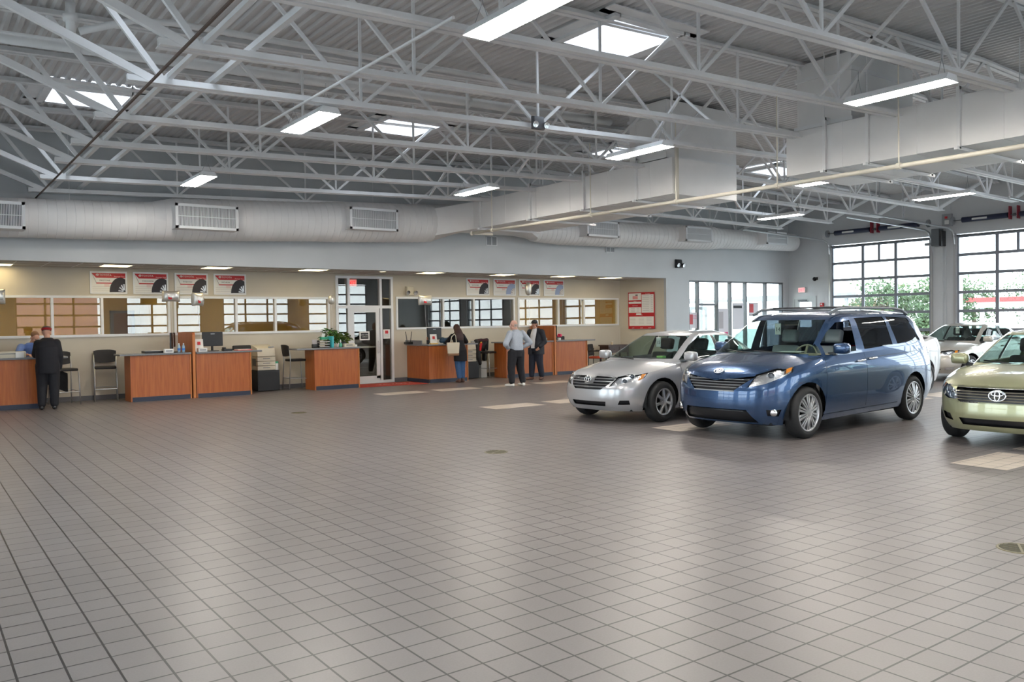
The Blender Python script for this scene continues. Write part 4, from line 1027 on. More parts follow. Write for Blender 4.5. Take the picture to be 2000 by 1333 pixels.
    # wheels and wells
    for x in C['wx']:
        for sg in (-1, 1):
            wheel(car, x, sg*C['ty'], sg, C['R'], C['rim'], C['spokes'], C.get('twin', False))
            b = MB(); r = C['R']+C.get('gap', .045)+.012; n = 20
            pts = [(x+r*math.cos(PI*(1.12*k/n-.06)), C['R']+r*math.sin(PI*(1.12*k/n-.06))) for k in range(n+1)]
            ya, yb_ = sg*(C['ty']+.05), sg*(C['ty']-.25)
            for (xa, za), (xb, zb) in zip(pts, pts[1:]): b.quad((xa, ya, za), (xb, ya, zb), (xb, yb_, zb), (xa, yb_, za))
            b.prism(pts, lambda a, c, d: (a, d, c), yb_, yb_+.01*sg); b.build('wheel_well', M_WELL, car)
    # underbody and cabin
    b = MB(); w = C['ty']-.14
    b.box(.35, L-.35, -w, w, .2, .34); b.box(C['wx'][0]+.5, C['wx'][1]-.5, -w-.16, w+.16, .22, .3); b.build('underbody', M_WELL, car)
    x0, x1 = C['cab']; b = MB(); wi = C['gw'][0][1]-.06
    b.box(x0+.1, x1-.4, -wi+.05, wi-.05, .36, .4); b.box(x0+.05, x0+.1, -wi, wi, .36, C['zd']-.12)
    b.box(x1-.75, x1-.4, -wi+.1, wi-.1, .4, C['zd']-.04)
    for sg in (-1, 1): b.box(x0+.3, x1-.5, sg*(wi-.04)-.03, sg*(wi-.04)+.03, .38, C['zd']-.04)
    b.build('cabin_lining', M_INT, car)
    b = MB(); b.hexa([(x0+.02, -wi, C['zd']-.2), (x0+.55, -wi, C['zd']-.2), (x0+.55, wi, C['zd']-.2), (x0+.02, wi, C['zd']-.2), (x0+.0, -wi, C['zd']-.05), (x0+.5, -wi, C['zd']+.02), (x0+.5, wi, C['zd']+.02), (x0+.0, wi, C['zd']-.05)], .03, 2); b.build('dashboard', C.get('dash', M_INT), car, angle=40)
    sm = C['seat']; sx = C['seatx']; sz = C['zd']-.58
    for sg in (-1, 1): seat(car, sx, sg*.38, sz, sm)
    for xx in C['rows']:
        for sg in (-1, 1): seat(car, xx, sg*.38, sz+.02, sm, .56, .56)
    b = MB(); Mx = Matrix.Translation((sx-.33, -.38, C['zd']-.04)) @ Matrix.Rotation(-1.1, 4, 'Y'); n = 24
    b.tube([Mx @ Vector((.185*math.cos(2*PI*k/n), .185*math.sin(2*PI*k/n), 0)) for k in range(n)], .014, 8, closed=True)
    b.bar(Mx @ Vector((-.18, 0, 0)), Mx @ Vector((.18, 0, 0)), .03, .02); b.tube([Mx @ Vector((0, 0, 0)), Mx @ Vector((.1, 0, -.25))], .03, 8); b.build('steering_wheel', C.get('swm', M_INT), car, smooth=True)
    # mirrors
    for sg in (-1, 1):
        mx, my, mz = C['mir']; b = MB(); b.cbox((mx, sg*my, mz), (.15, .23, .155), .07, seg=4); mo = b.build('door_mirror', body_m, car, smooth=True)
        b = MB(); b.box(mx+.07, mx+.078, sg*my-.085, sg*my+.085, mz-.05, mz+.05); b.build('mirror_glass', M_CHROME, mo)
        b = MB(); b.bar((mx+.02, sg*(my-.09), mz-.07), (mx+.0, sg*(my-.2), mz-.085), .09, .05, bev=.01); b.build('mirror_arm', M_TRIM, mo)
    b = MB(); b.cbox((C['gxf'][-1][1]-.12+.1, 0, zre-.12), (.04, .22, .07), .015); b.bar((C['gxf'][-1][1], 0, zre-.1), (C['gxf'][-1][1]+.03, 0, zre-.0), .02, .02); b.build('rear_view_mirror', M_BLACK, car)
    # wipers
    for y0, y1 in ((-.62, .0), (-.02, .60)):
        zc = C['zd']+.04; b = MB(); xw = lambda y: C['wipx']+.28*(abs(y)/.7)**2
        b.tube([(xw(y0), y0, zc-.02), (xw((y0+y1)/2)-.01, (y0+y1)/2, zc), (xw(y1)+.02, y1, zc+.02)], .009, 6); b.build('wiper', M_BLACK, car)
    # badge found on the nose by a ray
    tree_ = BVHTree.FromObject(o, bpy.context.evaluated_depsgraph_get())
    bz, bw = C['badge']; hit = tree_.ray_cast(Vector((-1, 0, bz)), Vector((1, 0, 0)))
    p = hit[0] if hit[0] else Vector((.06, 0, bz)); nn = hit[1] if hit[0] else Vector((-1, 0, 0))
    if nn.x > 0: nn = -nn
    if C.get('badge_fix'): p = Vector(C['badge_fix']); nn = Vector((-1, 0, .15))
    Q = Matrix(((0, 0, -1), (-1, 0, 0), (0, 1, 0))).to_4x4()
    tilt = math.asin(max(-1, min(1, nn.normalized().z)))
    em = emblem(car, Matrix.Translation(p+nn.normalized()*.014) @ Matrix.Rotation(tilt, 4, 'Y') @ Q, bw, M_CHROME, bw*.055)
    if C.get('dark_badge'): b = MB(); b.lathe([(0, 0), (bw*.45, -.004)], 20, Matrix.Translation(p+nn.normalized()*.008) @ Matrix.Rotation(tilt, 4, 'Y') @ Q @ Matrix.Diagonal((1, .68, 1, 1))); b.build('badge_back', M_TRIM, em)
    # handles
    for hx, hz in C['handles']:
        for sg in (-1, 1):
            hit = tree_.ray_cast(Vector((hx, sg*2, hz)), Vector((0, -sg, 0))); y = hit[0].y if hit[0] else sg*.95
            b = MB(); b.tube([(hx-.10, y, hz), (hx-.08, y+sg*.035, hz), (hx+.08, y+sg*.035, hz+.008), (hx+.10, y, hz+.008)], .015, 8); b.build('door_handle', C['handle_m'], car, smooth=True)
    if C.get('rails'):
        for sg in (-1, 1):
            x0, x1, yy, zz = C['rails']; b = MB(); b.tube([(x0, sg*yy, zz-.06), (x0+.2, sg*yy, zz+.01), (x0+.5, sg*yy, zz+.03), (x1-.5, sg*yy, zz+.02), (x1-.18, sg*yy, zz-.01), (x1, sg*yy, zz-.08)], .022, 8); b.build('roof_rail', M_DGREY, car, smooth=True)
        for xx in (x0+.55, x1-.6): b = MB(); b.bar((xx, -yy, zz+.045), (xx, yy, zz+.045), .06, .022, bev=.006); b.build('roof_crossbar', M_BLACK, car)
    return car
def hang_tag(car, x, y, z, label, num):
    """numbered paper tag hung from a car's rear-view mirror"""
    M = car.matrix_basis; p = M @ Vector((x, y, z)); t = thing('hang_tag', label, 'tag', p, car.rotation_euler.z-PI/2)
    b = MB(); b.box(-.05, .05, -.001, .001, -.15, .02); b.build('tag_card', M_WHITE, t); b = MB(); b.tube([(0, 0, .015), (0, 0, .06)], .003, 5); b.build('tag_loop', M_WHITE, t)
    text('lettering', num, .09, TY(0, -.002, -.1), M_INK, t, align='CENTER'); return t

SILV = paint('silver_paint', (.50, .51, .53)); BLUE = paint('slate_blue_paint', (.030, .075, .175), .6, .27); GOLD = paint('pale_gold_paint', (.40, .41, .25), .45); SILV2 = paint('champagne_silver_paint', (.50, .48, .43)); WHT = paint('white_paint_car', (.72, .73, .75), 0, .3)
def rect(a0, a1, z0, z1): return [(a0, z0), (a1, z0), (a1, z1), (a0, z1)]
sienna = dict(L=4.95, nf=5.2, nr=6.5, gnf=6.5, gnr=7, bow=.16, R=.357, rim=.255, spokes=10, twin=True, wx=(.90, 3.93), ty=.855, gap=.055, paint=BLUE,
    zb=[(0, .23), (.5, .2), (1.5, .22), (4.2, .26), (4.95, .34)], sh=[(0, .90), (.25, .965), (.6, 1.035), (1.2, 1.11), (2.2, 1.13), (3.5, 1.18), (4.6, 1.2), (4.95, 1.16)],
    hood=[(0, .92), (.3, 1.02), (.7, 1.10), (1.1, 1.17), (2, 1.2), (4.95, 1.2)],
    xf=[(.2, .16), (.34, .06), (.5, .02), (.68, .03), (.80, .08), (.90, .15), (1.0, .26), (1.1, .4)], xr=[(.3, .12), (.5, .0), (.8, .03), (1.1, .10), (1.2, .14)],
    w=[(.2, .89), (.34, .945), (.6, .98), (.85, .985), (1.0, .965), (1.12, .93), (1.2, .91)],
    gxf=[(0, .88), (.12, 1.0), (.5, 1.42), (.85, 1.80), (1, 2.0)], gxr=[(0, 4.88), (.5, 4.75), (.85, 4.58), (1, 4.44)], gw=[(0, .93), (.2, .91), (.6, .835), (.85, .775), (1, .70)], zg0=1.04, zre=1.705, xcg=2.7,
    roof=[(1.9, 1.71), (2.6, 1.785), (3.5, 1.79), (4.5, 1.74)], cab=(1.12, 4.8), zd=1.13, wipx=.98,
    wsp=[(-.79, 1.15), (.79, 1.15), (.625, 1.63), (-.625, 1.63)], rwp=[(-.74, 1.2), (.74, 1.2), (.6, 1.58), (-.6, 1.58)], rglass=M_TINT,
    win=[([(1.14, 1.13), (1.34, 1.12), (1.37, 1.29)], 'clear'), ([(1.42, 1.125), (2.23, 1.165), (2.29, 1.62), (1.93, 1.585), (1.66, 1.44), (1.43, 1.28)], 'open'),
         ([(2.47, 1.18), (3.35, 1.225), (3.33, 1.66), (2.45, 1.645)], 'tint'), ([(3.51, 1.235), (4.33, 1.275), (4.12, 1.635), (3.42, 1.66)], 'tint')],
    trim=[], lamp=[(.62, .73), (.80, .90), (1.15, .97), (1.55, 1.02), (1.50, .93), (1.30, .87), (.95, .78)], amber=[(1.36, .91), (1.47, .945), (1.52, 1.0), (1.38, .97)], eyes=[(1.05, .865, .05)],
    grille=[(-.33, .68), (.33, .68), (.60, .885), (.30, .845), (.0, .81), (-.30, .845), (-.60, .885)], bars=[([(-.36-.05*k, .715+.036*k), (.36+.05*k, .715+.036*k), (.375+.05*k, .728+.036*k), (-.375-.05*k, .728+.036*k)], M_MGREY) for k in range(4)],
    fronts=[([(-.60, .25), (.60, .25), (.50, .425), (-.50, .425)], 'lower_grille', M_TRIM, -.03), ([(-.345, .665), (.345, .665), (.33, .68), (-.33, .68)], 'grille_chrome', M_MGREY, .004)],
    corners=[([(.98, .345), (1.20, .335), (1.25, .43), (.95, .43)], 'fog_lamp_recess', M_TRIM, -.02)],
    seams=[(1.30, .30, 1.33, 1.10), (2.42, .30, 2.42, 1.14), (1.30, .30, 3.4, .33), (2.45, 1.05, 4.5, 1.12)], tail=[[(4.60, 1.02), (4.95, .98), (4.95, 1.14), (4.62, 1.16)]],
    dash=M_DASH, seat=M_SEATG, seatx=2.05, rows=(3.1,), mir=(1.62, 1.03, 1.22), badge=(.925, .15), handles=[(2.25, 1.02), (2.60, 1.04)], handle_m=M_CHROME, rails=(1.95, 4.3, .66, 1.775), swm=M_DASH)
van = make_car('minivan', 'slate blue minivan with roof rails, driver window open, parked facing left', (9.048, 7.682), 2.7, sienna)
for sg in (-1, 1):
    b = MB(); Mx = Matrix.Translation((.30, sg*.79, .39)) @ Vector((-.85, sg*.5, 0)).to_track_quat('Z', 'Y').to_matrix().to_4x4(); b.lathe([(0, .015), (.045, .012), (.052, -.02)], 18, Mx); b.build('fog_lamp', M_CHROME, van, smooth=True)
hang_tag(van, 1.80, .12, 1.56, 'white numbered tag hanging inside the blue minivan windshield', '14')
b = MB(); b.hexa([(1.28, -.55, 1.165), (1.45, -.55, 1.17), (1.45, -.2, 1.17), (1.28, -.2, 1.165), (1.28, -.55, 1.169), (1.45, -.55, 1.174), (1.45, -.2, 1.174), (1.28, -.2, 1.169)])
o = b.build('paper_sheet', M_WHITE); o.matrix_world = van.matrix_basis.copy(); tag(o, 'white sheet of paper lying on the blue minivan dashboard', 'paper')

def sedan(**kw):
    d = dict(L=4.76, nf=4.8, nr=5.5, gnf=6.0, gnr=5.0, bow=.17, R=.332, rim=.215, spokes=7, twin=False, wx=(.90, 3.68), ty=.795, gap=.05, paint=SILV,
        zb=[(0, .21), (.5, .19), (1.5, .2), (4.1, .22), (4.76, .3)], sh=[(0, .735), (.25, .79), (.6, .85), (1.2, .935), (2.2, .96), (3.4, .985), (4.4, 1.0), (4.76, .95)],
        hood=[(0, .77), (.3, .845), (.7, .92), (1.15, .985), (2, 1.0), (3.9, 1.05), (4.4, 1.08), (4.76, 1.05)],
        xf=[(.19, .14), (.3, .05), (.42, .01), (.55, .02), (.66, .07), (.76, .16), (.86, .3), (.95, .45)], xr=[(.3, .1), (.5, .0), (.8, .03), (1.0, .08)],
        w=[(.19, .82), (.32, .875), (.55, .905), (.75, .905), (.88, .88), (1.0, .83)],
        gxf=[(0, 1.02), (.12, 1.15), (.5, 1.55), (.85, 1.93), (1, 2.12)], gxr=[(0, 4.2), (.3, 3.98), (.7, 3.6), (1, 3.25)], gw=[(0, .82), (.2, .795), (.6, .70), (.85, .63), (1, .56)], zg0=.90, zre=1.415, xcg=2.5,
        roof=[(2.0, 1.41), (2.5, 1.465), (3.0, 1.465), (3.5, 1.41)], cab=(1.32, 3.9), zd=.975, wipx=1.16,
        wsp=[(-.70, 1.005), (.70, 1.005), (.53, 1.375), (-.53, 1.375)], rwp=[(-.66, 1.05), (.66, 1.05), (.5, 1.37), (-.5, 1.37)],
        win=[([(1.45, .985), (2.52, 1.005), (2.55, 1.385), (2.22, 1.375), (1.85, 1.22)], 'clear'), ([(2.64, 1.005), (3.42, 1.02), (3.28, 1.31), (2.95, 1.375), (2.64, 1.385)], 'clear')],
        trim=[[(2.53, 1.005), (2.63, 1.005), (2.63, 1.387), (2.56, 1.387)]],
        lamp=[(.50, .60), (.72, .755), (1.05, .80), (1.42, .815), (1.32, .735), (1.2, .70), (.85, .655)], amber=[(1.18, .705), (1.28, .725), (1.37, .80), (1.27, .797)], eyes=[(.84, .70, .042), (1.06, .735, .045)],
        grille=[(-.28, .55), (.28, .55), (.36, .60), (.50, .74), (.3, .785), (0, .80), (-.3, .785), (-.50, .74), (-.36, .60)],
        bars=[], fronts=[([(-.34, .285), (.34, .285), (.37, .36), (-.37, .36)], 'lower_grille', M_TRIM, -.03)], corners=[([(.70, .315), (.98, .315), (.95, .385), (.74, .385)], 'fog_lamp_recess', M_TRIM, -.03)],
        seams=[(1.38, .25, 1.36, .95), (2.56, .25, 2.58, .98), (1.38, .25, 3.3, .26)], tail=[[(4.45, .78), (4.76, .75), (4.76, .93), (4.5, .95)]],
        seat=M_SEATD, seatx=2.1, rows=(3.05,), mir=(1.52, .96, 1.05), badge=(.715, .14), handles=[(2.42, .86), (3.35, .88)], handle_m=SILV)
    d.update(kw); return d
gbar = lambda w0, w1, z0, z1: [(-w0, z0), (w0, z0), (w1, z1), (-w1, z1)]
def half_bars(L_):
    out = []
    for a0, a1, z, h in L_: out += [[(a0, z), (a1, z), (a1+.015, z+h), (a0, z+h)], [(-a1, z), (-a0, z), (-a0, z+h), (-a1-.015, z+h)]]
    return out
sb = [(gbar(.37, .39, .585, .60), SILV), (gbar(.41, .425, .628, .645), SILV)]+[(p, SILV) for p in half_bars([(.09, .445, .672, .018), (.10, .475, .715, .018)])]
sb += [([(-.50, .735), (-.3, .755), (-.09, .76), (-.1, .65), (0, .635), (.1, .65), (.09, .76), (.3, .755), (.50, .735), (.30, .787), (0, .802), (-.30, .787)], SILV)]
camry = make_car('sedan', 'silver sedan parked facing left, left of the blue minivan', (8.955, 10.214), 4.9, sedan(bars=sb, paint=SILV, badge_fix=(.06, 0, .715), dark_badge=True))
b = MB(); b.tube([(1.25, -.55, 1.0), (1.3, -.62, 1.9)], .0025, 5)
b = MB(); b.tube([(2.9, -.5, 1.45), (2.95, -.5, 2.0)], .003, 5); b.build('antenna', M_BLACK, camry)
hang_tag(camry, 1.93, .05, 1.33, 'white numbered tag hanging inside the silver sedan left of the minivan', '15')
b = MB(); b.box(1.32, 1.42, -.52, -.40, 1.01, 1.05); b.build('window_sticker', mat('green_sticker', (.25, .55, .15), .5), camry)
av = [(gbar(.50, .50, .60+.034*k, .612+.034*k), M_BEIGE) for k in range(4)]
avalon = make_car('sedan', 'pale gold-green sedan cut by the right edge of the photo', (10.754, 4.688), 5.6, sedan(L=4.95, paint=GOLD, R=.333, wx=(.98, 3.8), ty=.80, handle_m=GOLD,
    sh=[(0, .74), (.25, .80), (.6, .865), (1.2, .95), (2.2, .98), (3.4, 1.0), (4.5, 1.02), (4.95, .97)], hood=[(0, .78), (.25, .85), (.7, .95), (1.15, 1.01), (2, 1.02), (3.9, 1.06), (4.5, 1.09), (4.95, 1.05)],
    xf=[(.19, .14), (.3, .05), (.42, .01), (.55, .02), (.68, .04), (.78, .1), (.86, .24), (.95, .4)],
    w=[(.19, .84), (.32, .89), (.55, .92), (.75, .92), (.9, .89), (1.0, .84)],
    lamp=[(.60, .60), (.66, .72), (.90, .78), (1.10, .80), (1.16, .70), (1.0, .64), (.78, .60)], amber=[(1.05, .74), (1.13, .72), (1.11, .80), (1.04, .79)], eyes=[(.86, .70, .06), (.72, .65, .045)],
    grille=[(-.46, .58), (.46, .58), (.52, .63), (.50, .755), (-.50, .755), (-.52, .63)], bars=av+[(gbar(.52, .50, .75, .775), M_CHROME), (gbar(.48, .50, .565, .58), M_CHROME)],
    fronts=[([(-.42, .28), (.42, .28), (.46, .37), (-.46, .37)], 'lower_grille', M_TRIM, -.03)], corners=[([(.70, .32), (1.02, .34), (1.0, .43), (.72, .41)], 'fog_lamp_recess', M_TRIM, -.03)],
    badge=(.665, .19), badge_fix=(.045, 0, .665), dark_badge=True))
cam2 = make_car('sedan', 'champagne silver sedan parked behind, between the minivan and the gold sedan', (20.8, 10.93), -3.0, sedan(paint=SILV2, R=.325, ty=.78, handle_m=SILV2,
    lamp=[(.52, .66), (.70, .765), (1.05, .80), (1.30, .79), (1.2, .71), (.85, .66)], amber=[(1.10, .71), (1.2, .725), (1.24, .785), (1.14, .79)], eyes=[(.80, .71, .045)],
    grille=[(-.40, .60), (.40, .60), (.46, .70), (-.46, .70)], bars=[(gbar(.42, .43, .63, .645), SILV2), (gbar(.44, .45, .665, .68), SILV2)],
    fronts=[([(-.5, .30), (.5, .30), (.5, .33), (-.5, .33)], 'lower_grille', M_TRIM, -.02), ([(-.5, .36), (.5, .36), (.5, .39), (-.5, .39)], 'lower_grille', M_TRIM, -.02)], corners=[([(.75, .30), (1.08, .31), (1.06, .37), (.78, .36)], 'fog_lamp_trim', M_CHROME, .003)], badge=(.65, .12)))
hang_tag(cam2, 1.93, .05, 1.33, 'white tag hanging inside the champagne sedan windshield', '16')
white = make_car('sedan', 'white car mostly hidden behind the minivan, only its rounded tail showing', (14.25, 9.85), 3.0, sedan(paint=WHT, handle_m=WHT, L=4.6, wx=(.9, 3.5), sh=[(0, .66), (.6, .83), (1.2, .95), (2.2, 1.02), (3.4, 1.1), (4.2, 1.17), (4.6, 1.12)], hood=[(0, .72), (.7, .91), (1.15, .985), (3.8, 1.22), (4.3, 1.26), (4.6, 1.22)],
    zg0=.94, xr=[(.3, .12), (.5, .03), (.8, .0), (1.1, .05), (1.25, .2)], w=[(.19, .82), (.32, .875), (.55, .905), (.95, .905), (1.08, .88), (1.2, .83)], gxr=[(0, 4.1), (.3, 3.9), (.7, 3.55), (1, 3.2)],
    win=[], rwp=None, trim=[], tail=[]))
# ------------------------------------------------------------------ service counters
CT = 1.03
def counter(label, x0, x1, yb=20.5, tl=.12, tr=.12, left_panel=True, side_to=None, splash=False):
    t = thing('service_counter', label, 'counter', (x0, 19.9, 0), group='cherry service counters'); w = x1-x0; d = yb-19.9
    b = MB(); b.box(.03 if left_panel else 0, w-.03, .0, .025, .1, CT); b.build('front_panel', M_WOOD, t)
    b = MB(); b.box(.03, w-.03, -.012, 0, 0, .10); b.build('kick_plate', M_KICK, t)
    b = MB(); b.box(0, .03, -.015, (side_to or yb)-19.9, 0 if not side_to else .1, CT); b.build('end_panel', M_WOOD, t)
    if side_to: b = MB(); b.box(-.012, 0, -.01, side_to-19.9, 0, .1); b.build('kick_plate', M_KICK, t)
    b = MB(); b.box(w-.03, w, -.02, d, 0, CT); b.build('end_panel', M_WOODEDGE, t)
    b = MB(); b.box(-tl, w+tr, -.05, d+.02, CT, CT+.04, .012)
    if side_to: b.box(-.05, .5, d, side_to-19.9, CT, CT+.04, .0)
    b.build('worktop', M_GRANITE, t)
    if splash: b = MB(); b.box(-.05, -.02, .3, side_to-19.9, CT+.04, CT+.15); b.build('upstand', M_GRANITE, t)
    return t
def divider(label, x, y0=19.86, y1=21.12):
    t = thing('counter_divider', label, 'divider', (x, (y0+y1)/2, 0)); h = (y1-y0)/2
    b = MB(); b.prism([(-h, 0), (h, 0), (h, 1.53), (-h+.05, 1.53), (-h+.015, 1.515), (-h, 1.48)], lambda a, c, d: (d, a, c), -.03, .03); b.build('panel', M_WOOD, t)
    b = MB(); b.box(-.031, .031, -h-.004, -h, .02, 1.47); b.build('edge_band', M_WOODEDGE, t); return t
counter('cherry wood service counter cut by the left edge of the photo', -1.2, 2.3, tl=.1, tr=.5)
counter('long cherry wood service counter left part of the second desk, left of the tall divider', 4.03, 5.34, tl=.22, tr=-.0)
counter('cherry wood service counter right of the left tall divider, beside a beige printer', 5.45, 6.74, tl=0, tr=.26, left_panel=False)
counter('small freestanding cherry wood counter with two potted plants on it', 8.35, 9.59, tl=.46, tr=.04)
counter('corner cherry wood counter where the woman leans, right of the glass door', 11.69, 12.98, tl=.04, tr=.33, side_to=21.12, splash=True)
counter('cherry wood counter behind the two standing men, left of the right divider', 14.33, 16.12, tl=.1, tr=0)
counter('cherry wood counter right of the right divider, pink flower on it', 16.24, 17.51, tl=0, tr=.32, left_panel=False)
divider('tall cherry wood divider panel on the left desk, between two monitors', 5.40)
divider('tall cherry wood divider panel on the right desk, behind the capped man', 16.18)
Z1 = CT+.04
# ------------------------------------------------------------------ desk things
def monitor(x, y, rz, label, tilt=0.):
    t = thing('monitor', label, 'monitor', (x, y, Z1), rz)
    b = MB(); b.box(-.12, .12, -.09, .09, 0, .015, .005); b.build('stand_foot', M_BLACK, t); b = MB(); b.bar((0, .03, .01), (0, .03, .22), .07, .03); b.build('stand_neck', M_BLACK, t)
    b = MB(); b.box(-.25, .25, -.015, .02, .12, .46, .01); b.build('monitor_shell', M_BLACK, t); b = MB(); b.box(-.235, .235, .0205, .022, .14, .44); b.build('screen', mat('dark_screen', (.02, .03, .05), .15), t)
    b = MB(); b.box(-.05, .05, -.017, -.015, .40, .425); b.build('maker_badge', M_MGREY, t); return t
monitor(1.35, 20.25, .25, 'black monitor at the left edge of the photo, seen from behind')
monitor(5.05, 20.32, 1.15, 'black monitor turned nearly edge-on against the left divider')
monitor(5.95, 20.28, .12, 'black monitor seen from behind, right of the left divider')
monitor(12.15, 20.35, .1, 'black monitor seen from behind on the corner counter')
monitor(16.52, 20.25, 1.0, 'black monitor half hidden by the right divider')
def blk(name, label, cat, x, y, w, d, h, m, rz=0., bev=.006, z=None):
    t = thing(name, label, cat, (x, y, Z1 if z is None else z), rz); b = MB(); b.box(-w/2, w/2, -d/2, d/2, 0, h, bev); b.build('case', m, t, angle=40); return t
t = blk('desk_printer', 'pale desktop printer at the left edge on the first counter', 'printer', 1.72, 20.05, .62, .30, .13, M_BEIGE)
b = MB(); b.box(-.2, .2, -.153, -.15, .08, .095); b.build('paper_slot', M_DGREY, t); b = MB(); b.box(.12, .27, -.19, -.16, 0, .12, .004); b.build('paper_card', M_WHITE, t)
t = blk('keyboard_tray', 'black keyboard tray and papers left of the left divider', 'keyboard', 4.62, 20.2, .5, .3, .05, M_BLACK, .05)
b = MB(); b.box(-.1, .12, -.12, .05, .052, .058); b.build('paper_sheet', M_WHITE, t); b = MB(); b.box(-.24, .24, -.15, .15, .05, .052); b.build('tray_edge', M_SILVER, t)
t = blk('tissue_box', 'low white box in front of the left divider', 'box', 4.87, 19.98, .2, .12, .09, M_WHITE)
b = MB(); b.box(-.07, .07, -.062, -.06, .03, .06); b.build('print_band', M_MGREY, t)
t = blk('tissue_box', 'low white box right of the left divider', 'box', 5.62, 19.98, .2, .12, .09, M_WHITE)
b = MB(); b.box(-.07, .07, -.062, -.06, .03, .06); b.build('print_band', M_MGREY, t)
M_WATER = mat('bottle_blue', (.35, .50, .62), .1, spec=.8)
for k, x in enumerate((5.1, 5.2)):
    t = thing('water_bottle', ['left of two clear water bottles by the left divider', 'right of two clear water bottles by the left divider'][k], 'bottle', (x, 19.98, Z1), group='water bottles')
    b = MB(); b.lathe([(.0, 0), (.033, 0), (.034, .06), (.03, .08), (.034, .1), (.034, .14), (.014, .18), (.013, .195), (0, .195)], 14); b.build('bottle_body', M_WATER, t, smooth=True)
    b = MB(); b.lathe([(.015, .19), (.015, .212), (0, .212)], 12); b.build('cap', M_WHITE, t); b = MB(); b.lathe([(.0345, .05), (.0345, .1)], 14); b.build('label_band', mat('label_blue', (.05, .2, .6), .4), t)
def sign_stand(x, y, h, label, rz=0., base=M_WHITE):
    t = thing('sign_stand', label, 'sign', (x, y, Z1), rz); R_ = Matrix.Rotation(-.2, 3, 'X')
    b = MB(); b.cbox((0, .0, h/2), (.2, .006, h), 0, R_); b.build('sign_card', M_WHITE, t); b = MB(); b.cbox((0, -.01, h*.66), (.07, .005, .075), 0, R_); b.build('red_square', M_RED, t)
    b = MB(); b.box(-.11, .11, -.08, .06, 0, .035, .005); b.build('stand_base', base, t)
    b = MB(); [b.cbox((0, .01+.004*k-.014, h*.4-.025*k), (.12, .004, .008), 0, R_) for k in range(3)]; b.build('print_lines', M_LINE, t); return t
sign_stand(5.58, 20.1, .3, 'small white sign with a red square right of the left divider')
sign_stand(11.93, 20.02, .28, 'white sign with a red square in a yellow stand on the corner counter', -.15, mat('yellow_stand', (.8, .55, .2), .4))
t = blk('folder', 'flat red folder at the right end of the second counter', 'folder', 6.6, 20.05, .36, .26, .022, mat('folder_red', (.55, .05, .05), .5), .1)
b = MB(); b.box(-.17, .17, -.12, .12, .022, .03); b.build('paper_stack', M_WHITE, t)
t = blk('desk_phone', 'black desk phone beside the monitor right of the left divider', 'phone', 6.2, 20.0, .2, .2, .05, M_BLACK); b = MB(); b.bar((-.07, -.08, .07), (-.07, .08, .07), .05, .04, bev=.01); b.build('handset', M_BLACK, t)
# printers on stands
def printer(x, y, label, slabel, wide, cabm, zt=.53):
    s = thing('printer_stand', slabel, 'cabinet', (x, y, 0)); b = MB(); b.box(-wide/2, wide/2, -.26, .24, .02, zt); b.build('cabinet_case', cabm, s)
    b = MB(); b.box(-wide/2+.02, wide/2-.02, -.272, -.262, .06, zt-.03); b.build('cabinet_door', M_BLACK, s)
    p = thing('office_printer', label, 'printer', (x-.04, y, zt), group='tall beige office printers'); w = .23
    b = MB()
    for k in range(3): b.box(-w, w, -.23, .22, .005+.115*k, .11+.115*k, .008)
    b.build('paper_drawers', M_BEIGE, p)
    b = MB(); b.hexa([(-w, -.24, .35), (w, -.24, .35), (w, .22, .35), (-w, .22, .35), (-w, -.2, .56), (w, -.2, .56), (w, .22, .65), (-w, .22, .65)], .02); b.build('printer_body', M_BEIGE, p, angle=40)
    for k in range(3): b = MB(); b.box(-.09, .09, -.238, -.232, .06+.115*k, .075+.115*k); b.build('drawer_grip', M_DGREY, p)
    b = MB(); b.box(.06, .2, -.215, -.19, .57, .6); b.build('control_panel', M_MGREY, p); b = MB(); b.box(-w-.003, -w, -.1, .15, .12, .3); b.build('side_vent', M_DGREY, p); return p
printer(7.40, 20.8, 'beige office printer with drawers between the second counter and the bar stool', 'black cabinet under the left beige printer', .56, M_BLACK)
t = thing('wipes_canister', 'white canister with green lid beside the left beige printer', 'canister', (7.63, 20.6, .53)); b = MB(); b.lathe([(0, 0), (.045, 0), (.045, .19), (0, .19)], 14); b.build('canister_body', M_WHITE, t, angle=40); b = MB(); b.lathe([(.046, .17), (.046, .215), (0, .22)], 14); b.build('lid', mat('lid_green', (.05, .35, .2), .4), t)
printer(13.5, 20.75, 'beige office printer with drawers behind the woman, right of the corner counter', 'black fronted cabinet under the right beige printer', .5, M_BLACK, .50)
t = blk('paper_bin', 'white side bin right of the black cabinet by the woman', 'bin', 13.98, 20.75, .22, .42, .5, mat('bin_white', (.6, .6, .57), .5), 0, .03, z=0); b = MB(); b.box(-.08, .08, -.15, .15, .5, .505); b.build('bin_slot', M_DGREY, t)
